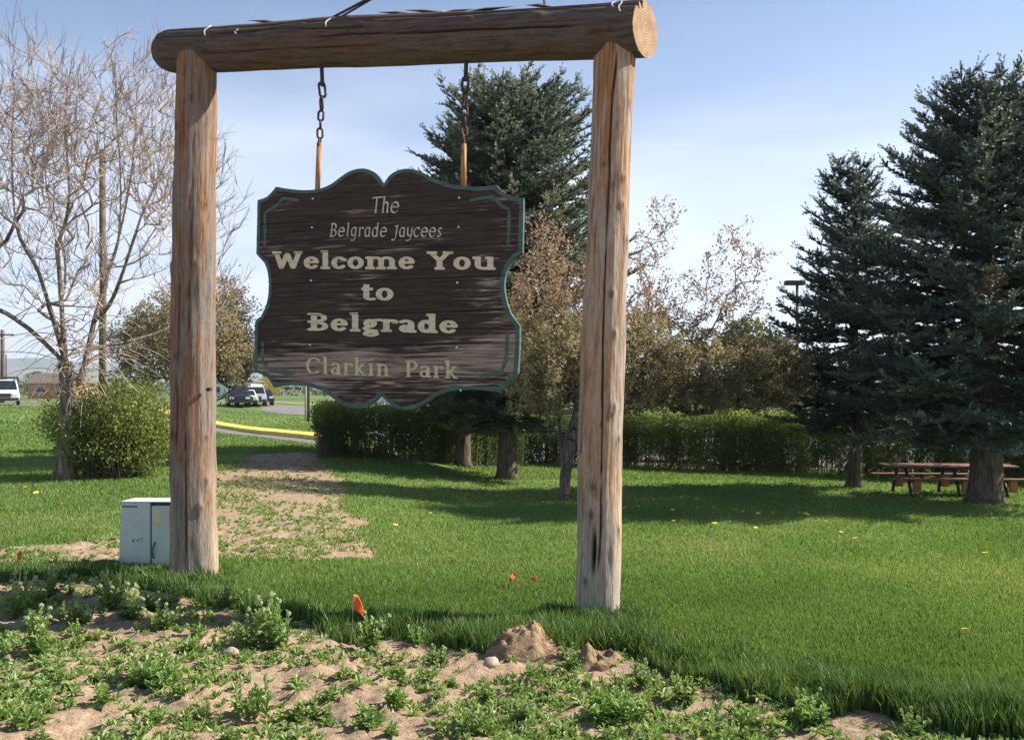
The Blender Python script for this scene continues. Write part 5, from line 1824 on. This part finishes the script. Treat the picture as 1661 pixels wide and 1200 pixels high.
# ------------------------------------------------------------------ utility cabinet
M_CAB = mat_plain('pale_green_enamel', (.56, .62, .57), .6, .06, 6, spec=.25)
M_CABD = mat_plain('dark_seam', (.06, .065, .06), .8, .1, 10)
M_STICK = mat_plain('yellow_sticker', (.72, .66, .28), .6, .05, 10)
M_SCUFF = mat_plain('dark_scuff', (.17, .18, .17), .8, .2, 30)
def cabinet():
    p = on_ground(238, 914)
    s = FPX / p.y
    x0 = (202 - 238) / s; x1 = (255 - 238) / s; x2 = (318 - 238) / s
    h = (914 - 812) / s
    t = thing('utility_cabinet', 'pale green metal utility cabinet with yellow sticker beside the thick log post', 'utility cabinet', tuple(p), math.radians(-3))
    V, F = box(x0, x1 - .006, -.16, .18, -.05, h)
    V[V[:, 2] > 0, 0] = np.where(V[V[:, 2] > 0, 0] < 0, x0 + .035, x1 - .006)
    me = bevel_me(mesh_np('body', V, F), .006); link('body', me, M_CAB, t)
    box_o('lid', (x0 + .028, x2 + .006, -.166, .186, h + .001, h + .013), M_CAB, t, .004)
    box_o('back_box', (x1 - .03, x2 - .01, -.125, .17, -.05, h - .004), M_CABD, t)
    box_o('door', (x1 + .012, x2, -.165, -.127, .0, h - .035), M_CAB, t, .008)
    box_o('sticker', (x1 + .045, x1 + .11, -.168, -.1665, h - .22, h - .10), M_STICK, t)
    V, F = pipe([(x1 + .04, -.168, .10), (x1 + .035, -.19, .12), (x1 + .04, -.195, .20), (x1 + .05, -.19, .25), (x1 + .05, -.168, .27)], .011, 8)
    link('handle', mesh_np('handle', V, F, True), M_SCUFF, t)
    for (a, b, c, d) in [(x0 + .04, x0 + .22, h - .055, h - .035), (x0 + .16, x0 + .18, h * .38, h * .43)]:
        box_o('scuff', (a, b, -.1625, -.1612, c, d), M_SCUFF, t)
    # hand-drawn digits on the body
    for ln in [[(.20, .30), (.22, .27), (.235, .31)], [(.25, .31), (.275, .31), (.255, .275), (.28, .275)]]:
        V, F = pipe([(x0 + a, -.1625, b) for a, b in ln], .0035, 5)
        link('pen_mark', mesh_np('pen_mark', V, F), M_SCUFF, t)
    for zz in (h * .3, h * .62, h * .85):
        box_o('hinge', (x0 - .004 + .035 * (zz / h), x0 + .012 + .035 * (zz / h), -.05, .0, zz, zz + .05), M_SCUFF, t)
cabinet()

# ------------------------------------------------------------------ picnic table
M_TIMBER = mat_plain('red_brown_timber', (.23, .11, .075), .75, .2, 6)
M_ENDCAP = mat_plain('orange_timber_block', (.45, .17, .08), .75, .15, 6)
M_STEEL = mat_plain('dark_steel_frame', (.055, .045, .04), .6, .1, 8, metal=.3)
def picnic():
    p = on_ground(1537, 801)
    s = FPX / p.y
    W = 200 / s / 2
    t = thing('picnic_table', 'long red brown timber picnic table under the massive spruce', 'picnic table', tuple(p), math.radians(-5))
    for k in range(5):
        y = -.36 + k * .18
        box_o('tabletop_plank', (-W, W, y - .083, y + .083, .70, .74), M_TIMBER, t, .005)
    for sy in (-1, 1):
        for k in range(2):
            y = sy * (.66 + .15 * k)
            box_o('seat_plank', (-W - .08, W + .08, y - .068, y + .068, .42, .46), M_TIMBER, t, .005)
    for fx in (-.72, 0.02, .74):
        x = fx * W
        for sy in (-1, 1):
            V, F = pipe([(x, sy * .72, -.03), (x, sy * .62, .2), (x, sy * .30, .66)], .04, 8)
            link('leg', mesh_np('leg', V, F, True), M_STEEL, t)
            box_o('foot_block', (x + .06, x + .24, sy * .66 - .05, sy * .66 + .05, .12, .40), M_ENDCAP, t, .008)
        box_o('seat_support', (x - .045, x + .045, -.80, .80, .36, .415), M_STEEL, t, .006)
        box_o('top_support', (x - .045, x + .045, -.40, .40, .64, .695), M_STEEL, t, .006)
picnic()

# ------------------------------------------------------------------ vehicles
M_GLASS = NT('dark_window_glass').pbr((.02, .025, .03), .08, None, 0, .6)
M_TYRE = mat_plain('tyre_rubber', (.025, .025, .025), .85, .1, 10)
M_RIM = mat_plain('steel_rim', (.45, .45, .46), .35, .05, 10, metal=.7)
M_LAMP = NT('headlamp_glass').pbr((.75, .75, .72), .15, None, 0, .6)
M_TAIL = NT('tail_lamp_glass').pbr((.35, .02, .02), .2, None, 0, .6)
M_TRIM = mat_plain('black_trim', (.03, .03, .032), .6, .1, 10)
def car_paint(name, c):
    return NT(name).pbr(c, .3, None, 0, .5, **{'Coat Weight': .5, 'Coat Roughness': .08})
def prism_y(prof, y0, y1, inset=0.0, ztop=None):
    """side profile (x,z) swept across the width; inset narrows verts towards the roof"""
    n = len(prof)
    V = []
    for y, sg in ((y0, 1), (y1, -1)):
        for (x, z) in prof:
            k = 0 if ztop is None else inset * max(0, min(1, (z - ztop[0]) / (ztop[1] - ztop[0])))
            V.append((x, y + sg * k, z))
    bm = bmesh.new()
    vs = [bm.verts.new(v) for v in V]
    bm.faces.new(vs[:n]); bm.faces.new(vs[n:][::-1])
    for i in range(n):
        bm.faces.new((vs[i], vs[i + n], vs[(i + 1) % n + n], vs[(i + 1) % n]))
    bmesh.ops.recalc_face_normals(bm, faces=bm.faces[:])
    bmesh.ops.bevel(bm, geom=bm.edges[:], offset=.035, segments=2, affect='EDGES', clamp_overlap=True)
    me = bpy.data.meshes.new('body'); bm.to_mesh(me); bm.free()
    for q in me.polygons: q.use_smooth = False
    return me
def vehicle(name, label, cat, loc, rz, kind, paint, group=None):
    t = thing(name, label, cat, loc, rz, group)
    if kind == 'pickup': L, Wd, Hd, Hr, wr, wb = 5.6, 1.95, 1.05, 1.85, .39, 3.5
    elif kind == 'suv': L, Wd, Hd, Hr, wr, wb = 4.8, 1.9, 1.05, 1.78, .37, 2.85
    else: L, Wd, Hd, Hr, wr, wb = 4.6, 1.8, .92, 1.45, .33, 2.7
    h = L / 2
    fx, rx = h - .9, h - .9 - wb
    def arch(cx):
        return [(cx + (wr + .07) * math.cos(a), wr + (wr + .07) * math.sin(a)) for a in np.linspace(math.pi * 1.08, -math.pi * .08, 9)]
    low = .32
    prof = [(-h, low + .05)] + [(x, max(low, z)) for x, z in arch(rx)] + [(x, max(low, z)) for x, z in arch(fx)] + [(h, low + .05), (h + .02, .62), (h - .05, Hd - .12), (h - .9 if kind != 'pickup' else h - 1.15, Hd), (-h + .03, Hd), (-h - .02, .7)]
    link('body', prism_y(prof, -Wd / 2, Wd / 2, .06, (.6, Hd)), paint, t)
    if kind == 'pickup': cab = [(h - 1.25, Hd - .03), (h - 1.85, Hr), (h - 3.0, Hr), (h - 3.25, Hd - .03)]
    elif kind == 'suv': cab = [(h - .95, Hd - .03), (h - 1.65, Hr), (-h + .35, Hr), (-h + .05, Hd - .03)]
    else: cab = [(h - 1.1, Hd - .03), (h - 1.9, Hr), (-h + 1.3, Hr), (-h + .55, Hd - .03)]
    link('roof', prism_y(cab, -Wd / 2 + .06, Wd / 2 - .06, .16, (Hd, Hr)), paint, t)
    # windows, each a raised pane
    def quad(nm, pts, mat):
        P = [Vector(q) for q in pts]
        nrm = (P[1] - P[0]).cross(P[2] - P[0]).normalized() * .012
        V = [tuple(q) for q in P] + [tuple(q + nrm) for q in P]
        F = np.array([(0, 3, 2, 1), (4, 5, 6, 7), (0, 1, 5, 4), (1, 2, 6, 5), (2, 3, 7, 6), (3, 0, 4, 7)])
        link(nm, mesh_np(nm, np.array(V), F), mat, t)
    def lerp2(a, b, f): return (a[0] + (b[0] - a[0]) * f, a[1] + (b[1] - a[1]) * f)
    zi = lambda z: .16 * max(0, min(1, (z - Hd) / (Hr - Hd)))
    yb = Wd / 2 - .06
    a, b = lerp2(cab[0], cab[1], .12), lerp2(cab[0], cab[1], .88)
    quad('windshield', [(a[0] + .005, -yb + zi(a[1]) + .09, a[1]), (a[0] + .005, yb - zi(a[1]) - .09, a[1]), (b[0] + .005, yb - zi(b[1]) - .09, b[1]), (b[0] + .005, -yb + zi(b[1]) + .09, b[1])], M_GLASS)
    a, b = lerp2(cab[3], cab[2], .14), lerp2(cab[3], cab[2], .86)
    quad('rear_window', [(a[0] - .005, yb - zi(a[1]) - .1, a[1]), (a[0] - .005, -yb + zi(a[1]) + .1, a[1]), (b[0] - .005, -yb + zi(b[1]) + .1, b[1]), (b[0] - .005, yb - zi(b[1]) - .1, b[1])], M_GLASS)
    z0, z1 = Hd + .05, Hr - .1
    xf = lambda z: cab[0][0] + (cab[1][0] - cab[0][0]) * (z - cab[0][1]) / (cab[1][1] - cab[0][1]) - .1
    xr = lambda z: cab[3][0] + (cab[2][0] - cab[3][0]) * (z - cab[3][1]) / (cab[2][1] - cab[3][1]) + .1
    cuts = [0, .5, 1] if kind != 'suv' else [0, .38, .72, 1]
    for sg in (-1, 1):
        for c0, c1 in zip(cuts[:-1], cuts[1:]):
            pts = []
            for (z, c) in ((z0, c0), (z0, c1), (z1, c1), (z1, c0)):
                x = xr(z) + (xf(z) - xr(z)) * (c + (.015 if c == c0 else -.015))
                pts.append((x, sg * (yb - zi(z) + .004), z))
            quad('side_window', pts if sg < 0 else pts[::-1], M_GLASS)
    for cx in (fx, rx):
        for sg in (-1, 1):
            y = sg * (Wd / 2 - .12)
            V, F = pipe([(cx, y - .11, wr), (cx, y + .11, wr)], wr, 22)
            w = link('wheel', mesh_np('wheel', V, F, False), M_TYRE, t)
            V, F = pipe([(cx, y + sg * .112, wr), (cx, y + sg * .125, wr)], wr * .62, 16)
            link('rim', mesh_np('rim', V, F), M_RIM, w)
    for sg in (-1, 1):
        box_o('headlight', (h - .04, h + .03, sg * (Wd / 2 - .3) - .17, sg * (Wd / 2 - .3) + .17, .66, .84), M_LAMP, t, .01)
        box_o('tail_light', (-h - .04, -h + .03, sg * (Wd / 2 - .18) - .09, sg * (Wd / 2 - .18) + .09, .7, .95), M_TAIL, t, .01)
    box_o('grille', (h - .03, h + .035, -.42, .42, .58, .86), M_TRIM, t, .01)
    box_o('bumper', (h - .05, h + .07, -Wd / 2 + .08, Wd / 2 - .08, .36, .55), M_TRIM, t, .02)
    if kind == 'pickup':
        for sx in (-h + .3, -h + 2.1):
            for sg in (-1, 1):
                V, F = pipe([(sx, sg * .85, Hd - .05), (sx, sg * .85, 2.0)], .04, 8)
                link('rack_post', mesh_np('rack_post', V, F), M_TRIM, t)
        for sg in (-1, 1):
            V, F = pipe([(-h + .2, sg * .85, 2.0), (h - 1.6, sg * .85, 2.0)], .045, 8)
            link('rack_rail', mesh_np('rack_rail', V, F), M_TRIM, t)
        for sx in (-h + .3, -h + 2.1, h - 1.7):
            V, F = pipe([(sx, -.88, 2.03), (sx, .88, 2.03)], .04, 8)
            link('rack_bar', mesh_np('rack_bar', V, F), M_TRIM, t)
    return t
P_WHITE, P_DARK, P_SILV, P_RED = car_paint('white_car_paint', (.78, .78, .77)), car_paint('dark_blue_car_paint', (.025, .03, .05)), car_paint('silver_car_paint', (.38, .39, .41)), car_paint('red_orange_car_paint', (.55, .11, .04))
p = on_ground(8, 657.5)
vehicle('pickup_truck', 'white pickup truck with a black ladder rack driving on the road', 'pickup truck', (p.x, p.y, p.z + .03), math.radians(-62), 'pickup', P_WHITE)
for (px, py, kind, paint, rz, lab, c) in [(386, 660.0, 'suv', P_DARK, -70, 'dark sport utility car parked foremost in the row along the far street', 'car'), (399, 659.2, 'sedan', P_WHITE, -70, 'white sedan parked tight behind the dark sport utility car', 'car'),
                                (414, 658.5, 'suv', P_SILV, -72, 'silver sport utility car in the middle of the row on the far street', 'car'), (427, 657.8, 'sedan', P_DARK, -72, 'dark sedan parked last in the row on the far street', 'car')]:
    p = on_ground(px, py)
    vehicle('parked_car', lab, c, (p.x, p.y, p.z + .04), math.radians(rz), kind, paint, 'cars along the far street')
for (px, Y, kind, paint, lab) in [(1075, 37.0, 'sedan', P_WHITE, 'white sedan behind the hedge nearest the crab apple, seen through gaps'), (1245, 34.6, 'suv', P_WHITE, 'white sport utility car behind the hedge beside the slim spruce'),
                             (1510, 33.5, 'sedan', P_WHITE, 'white sedan behind the hedge beyond the picnic table'), (1650, 33.0, 'suv', P_SILV, 'silver sport utility car behind the hedge beyond the massive spruce'),
                             (800, 45.0, 'sedan', P_RED, 'red orange sedan behind the hedge between the two spruce trunks'), (640, 48.0, 'sedan', P_WHITE, 'white sedan behind the hedge end under the sign')]:
    x = (px - CX) / FPX * Y
    vehicle('parked_car', lab, 'car', (x, Y, gz(x, Y)), math.radians(170 if px > 900 else 8), kind, paint, 'cars parked behind the hedge')

# ------------------------------------------------------------------ buildings, poles and far things
M_WALLG = mat_plain('grey_render', (.36, .34, .32), .9, .08, 2, spec=.1)
M_POSTR = mat_plain('red_brown_column', (.25, .10, .07), .8, .12, 4)
M_ROOF = mat_plain('brown_metal_roof', (.16, .13, .11), .7, .1, 3)
M_FRAMEW = mat_plain('white_frame', (.7, .7, .68), .6, .05, 5)
def building(name, label, loc, rz, W, D, H, wall, roof, nwin, columns=0, pitched=False, winmat=None):
    t = thing(name, label, 'building', loc, rz)
    box_o('wall', (-W / 2, W / 2, 0, D, -.5, H), wall, t)
    if pitched:
        V = np.array([(-W / 2 - .4, -.4, H), (W / 2 + .4, -.4, H), (W / 2 + .4, D + .4, H), (-W / 2 - .4, D + .4, H), (-W / 2 - .4, D / 2, H + D * .25), (W / 2 + .4, D / 2, H + D * .25)])
        F = [np.array([(0, 1, 5, 4), (2, 3, 4, 5), (0, 3, 2, 1)]), np.array([(1, 2, 5), (3, 0, 4)])]
        link('roof', mesh_np('roof', V, F), roof, t)
    else:
        box_o('roof', (-W / 2 - .5, W / 2 + .5, -2.2 if columns else -.5, D + .5, H + .003, H + .45), roof, t, .03)
    for i in range(nwin):
        x = -W / 2 + (i + .5) * W / nwin
        w = link('window', mesh_np('window', *box(x - .75, x + .75, -.05, .02, 1.0, 2.2)), M_FRAMEW, t)
        link('pane', mesh_np('pane', *box(x - .66, x + .66, -.065, -.0515, 1.09, 2.11)), M_GLASS, w)
    for i in range(columns):
        x = -W / 2 + (i + .5) * W / columns
        box_o('column', (x - .16, x + .16, -2.0, -1.7, -.5, H + .001), M_POSTR, t, .02)
    return t
p = at(1480, 660, 52); building('low_building', 'long low grey building with red brown columns behind the hedge', (p.x, 52, gz(p.x, 52)), math.radians(-4), 40, 12, 2.9, M_WALLG, M_ROOF, 6, 11)
p = at(84, 640, 155); building('roadside_house', 'small orange brown house with a pitched roof across the road', (p.x, 155, gz(p.x, 155)), 0, 8, 7, 2.6, mat_plain('orange_stucco', (.48, .26, .13), .9, .1, 1), M_ROOF, 2, pitched=True)
p = at(352, 650, 190); building('far_shop', 'low white shop beside the row of cars on the far street', (p.x, 190, gz(p.x, 190)), 0, 14, 10, 3.2, M_FRAMEW, M_ROOF, 3)
p = at(690, 650, 120); building('far_hall', 'pale low hall seen over the hedge under the hanging sign', (p.x, 120, gz(p.x, 120)), 0, 22, 10, 2.6, M_FRAMEW, M_ROOF, 4)

M_POLE = mat_plain('creosote_pole', (.13, .095, .07), .9, .25, 3)
M_CONC = mat_plain('pale_metal_post', (.42, .40, .37), .6, .1, 5)
def pole(name, label, cat, x, y, h, r, mat, arm=None, head=None):
    t = thing(name, label, cat, (x, y, gz(x, y)))
    V, F = pipe([(0, 0, -.3), (.02, 0, h * .5), (0, 0, h)], [r, r * .9, r * .78], 14)
    link('shaft', mesh_np('shaft', V, F, True), mat, t)
    if arm:
        box_o('crossarm', (-arm / 2, arm / 2, -r - .07, -r + .03, h - .55, h - .42), mat, t, .01)
        for k in (-.45, -.2, .2, .45):
            V, F = pipe([(arm * k, -r - .02, h - .42), (arm * k, -r - .02, h - .30)], .035, 8)
            link('insulator', mesh_np('insulator', V, F), M_CONC, t)
    if head:
        box_o('lamp_head', (-head, head * .6, -.2, .2, h - .02, h + .2), M_STEEL if mat is not M_STEEL else mat, t, .03)
    return t
p = at(166, 600, 42)
pole('utility_pole', 'plain brown wooden pole rising among the bare tree twigs', 'utility pole', p.x, 42, 2 + (638 - 243) / FPX * 42 - gz(p.x, 42), .17, M_POLE)
t = bpy.data.objects[-1] if False else None
p = at(4, 600, 88); pole('utility_pole', 'dark utility pole with crossarm beside the white pickup truck', 'utility pole', p.x, 88, 2 + (638 - 535) / FPX * 88 - gz(p.x, 88), .22, M_POLE, 2.4)
p = at(10, 600, 130); pole('utility_pole', 'thin distant pole beside the pole with a crossarm', 'utility pole', p.x, 130, 2 + (638 - 575) / FPX * 130 - gz(p.x, 130), .12, M_POLE)
p = on_ground(500, 684); pole('utility_pole', 'dark timber pole rising from the verge near the hedge end', 'utility pole', p.x, p.y, 6.6, .10, M_POLE)
p = on_ground(495.5, 682); pole('sign_post', 'pale metal post set against the dark timber pole', 'post', p.x, p.y, 5.2, .07, M_CONC)
p = at(1293, 560, 46); pole('parking_lot_lamp', 'parking lot lamp with a square box head behind the slim spruce', 'street lamp', p.x, 46, 2 + (638 - 462) / FPX * 46 - gz(p.x, 46), .09, M_POLE, None, .62)

# traffic signals over the far street
p = at(475, 640, 150)
t = thing('traffic_signal', 'traffic signals hung on a mast arm over the far street', 'traffic signal', (p.x + 6, 150, gz(p.x, 150)))
V, F = pipe([(0, 0, -.3), (0, 0, 4.0)], .12, 8); link('mast', mesh_np('mast', V, F), M_CONC, t)
hz = 2 + (638 - 629) / FPX * 150 - gz(p.x, 150)
V, F = pipe([(0, 0, hz + .2), (-8.0, 0, hz + .25)], .06, 8); link('arm', mesh_np('arm', V, F), M_CONC, t)
for dx in (-6.9, -5.1):
    hd = box_o('signal_head', (dx - .45, dx + .45, -.15, .15, hz - .3, hz + .05), M_TRIM, t, .03)
    for k in (-.28, 0, .28):
        V, F = pipe([(dx + k, -.16, hz - .12), (dx + k, -.19, hz - .12)], .09, 10); link('lens', mesh_np('lens', V, F), M_TAIL, hd)

# far trees
M_FARG = mat_leaf('far_tree_leaves', [(0, (.06, .085, .04)), (1, (.16, .18, .08))], .3)
M_FARY = mat_leaf('far_yellow_leaves', [(0, (.26, .19, .04)), (1, (.46, .33, .08))], .3)
M_FARD = mat_leaf('far_conifer_needles', [(0, (.025, .045, .03)), (1, (.07, .10, .06))], .1)
def far_tree(label, px, pyb, pyt, Y, wpx, mat, seed, conifer=False):
    s = FPX / Y
    x = (px - CX) / FPX * Y
    g = gz(x, Y)
    H = CAM_H - (pyt - HY) / s - g
    W = wpx / s / 2
    r = np.random.default_rng(seed)
    t = thing('far_tree', label, 'tree', (x, Y, g))
    V, F = pipe([(0, 0, -.2), (.05, 0, H * .35), (0, 0, H * .8)], [.03 * H, .022 * H, .008 * H], 8)
    link('trunk', mesh_np('trunk', V, F), M_SPRUCE_BARK, t)
    n = 1500
    f = r.random(n) ** .8
    z = H * (.18 + .82 * f)
    prof = (1 - f) if conifer else np.sqrt(np.clip(1 - (2 * f - 1) ** 2, 0, 1)) * .95 + .1
    a = r.uniform(0, 6.28, n); q = np.sqrt(r.random(n)) * prof * W * (0.75 + .5 * vnoise(np.cos(a) * 2 + 4, np.sin(a) * 2, f * 5, seed))
    P = np.stack([np.cos(a) * q, np.sin(a) * q, z], 1)
    sz = H * .05 * r.uniform(.6, 1.4, n)
    V, F, T = leaf_quads(P, rand_dirs(n, r, .2), sz, sz * .7, np.clip(.5 + r.normal(0, .25, n), 0, 1), .3, seed)
    link('crown', mesh_np('crown', V, F, False, {'tint': T}), mat, t)
far_tree('yellow leaved tree beside the row of cars on the far street', 432, 652, 612, 200, 34, M_FARY, 501)
far_tree('small yellow leaved tree behind the larger yellow one', 448, 652, 622, 230, 22, M_FARY, 502)
far_tree('dark narrow conifer rising behind the yellow trees', 437, 650, 616, 300, 10, M_FARD, 503, True)
far_tree('dark distant conifer beside the timber pole at the hedge end', 527, 655, 625, 160, 16, M_FARD, 504, True)
far_tree('rusty leafed shrub tree near the far hall', 545, 655, 632, 130, 22, M_FARY, 505)
far_tree('olive tree behind the orange brown house', 60, 648, 603, 190, 40, M_FARG, 506)
far_tree('pale green tree seen through the crab apple shoots', 1215, 652, 520, 75, 130, M_FARG, 507)
def treeline():
    r = np.random.default_rng(511)
    n = 26000
    x = r.uniform(-700, 700, n)
    y = 420 + 180 * r.random(n) + 40 * np.sin(x * .01)
    hh = 3 + 9 * fbm(x * .035, 0 * x, 0, 512, 4) ** 1.5
    z = ground_z(x, y) + hh * r.random(n)
    sz = r.uniform(1.2, 2.6, n)
    V, F, T = leaf_quads(np.stack([x, y, z], 1), rand_dirs(n, r, .3), sz, sz * .8, np.clip(fbm(x * .05, y * .02, 0, 513) + r.normal(0, .2, n), 0, 1), .3, 514)
    tag(link('treeline', mesh_np('treeline', V, F, False, {'tint': T}), M_FARG), 'low distant belt of trees along the valley floor', 'trees', kind='stuff')
treeline()

# ------------------------------------------------------------------ dandelions
M_DAND = mat_plain('dandelion_yellow', (.85, .62, .04), .7, .1, 20)
def dandelion_mesh():
    n = 14
    V = [(0, 0, .065)]
    for k in range(n):
        a = k / n * 2 * math.pi
        V += [(math.cos(a) * .034, math.sin(a) * .034, .058 + .006 * (k % 2)), (math.cos(a) * .02, math.sin(a) * .02, .045)]
    F = []
    for k in range(n):
        i, j = 1 + 2 * k, 1 + 2 * ((k + 1) % n)
        F += [(0, i, j), (i, i + 1, j), (j, i + 1, j + 1)]
    sv, sf = tubes([(0, 0, -.01)], [(0, 0, .05)], [.003], [.003], 5)
    return mesh_np('dandelion', np.concatenate([np.array(V), sv]), [np.array(F), sf + len(V)])
dm = dandelion_mesh()
rd = random.Random(9)
spots = [(1035, 826), (1090, 832), (1095, 851), (1132, 828), (1158, 828), (1160, 855), (1195, 831), (1228, 838), (1255, 836), (1308, 838), (1311, 840), (1295, 836), (1338, 852), (1480, 848), (1490, 846), (1012, 829), (1205, 835), (1225, 862),
         (1362, 870), (1568, 1035), (1390, 880), (1600, 905), (20, 840), (98, 824), (60, 805), (42, 796), (700, 838), (640, 858), (1060, 815)]
for k, (px, py) in enumerate(spots):
    p = on_ground(px + rd.uniform(-2, 2), py)
    o = link('dandelion', dm, M_DAND, None, (p.x, p.y, p.z + .02))
    sc = rd.uniform(.8, 1.5)
    o.scale = (sc, sc, 1.0)
    o.rotation_euler = (rd.uniform(-.3, .3), rd.uniform(-.3, .3), rd.uniform(0, 6))
    tag(o, 'small yellow dandelion flower in the mown lawn', 'dandelion', 'dandelions in the lawn')

# ------------------------------------------------------------------ the air between here and the hills
V, F = box(-7400, 7400, -500, 7600, -12, 420)
ht = NT('valley_haze')
hv = ht.add('ShaderNodeVolumePrincipled', {'Color': (.80, .88, 1.0, 1), 'Density': .00012, 'Anisotropy': .2})
ht.l.new(hv.outputs[0], ht.out.inputs['Volume'])
tag(link('haze', mesh_np('haze', V, F), ht.m), 'thin pale haze over the valley', 'haze', kind='stuff')
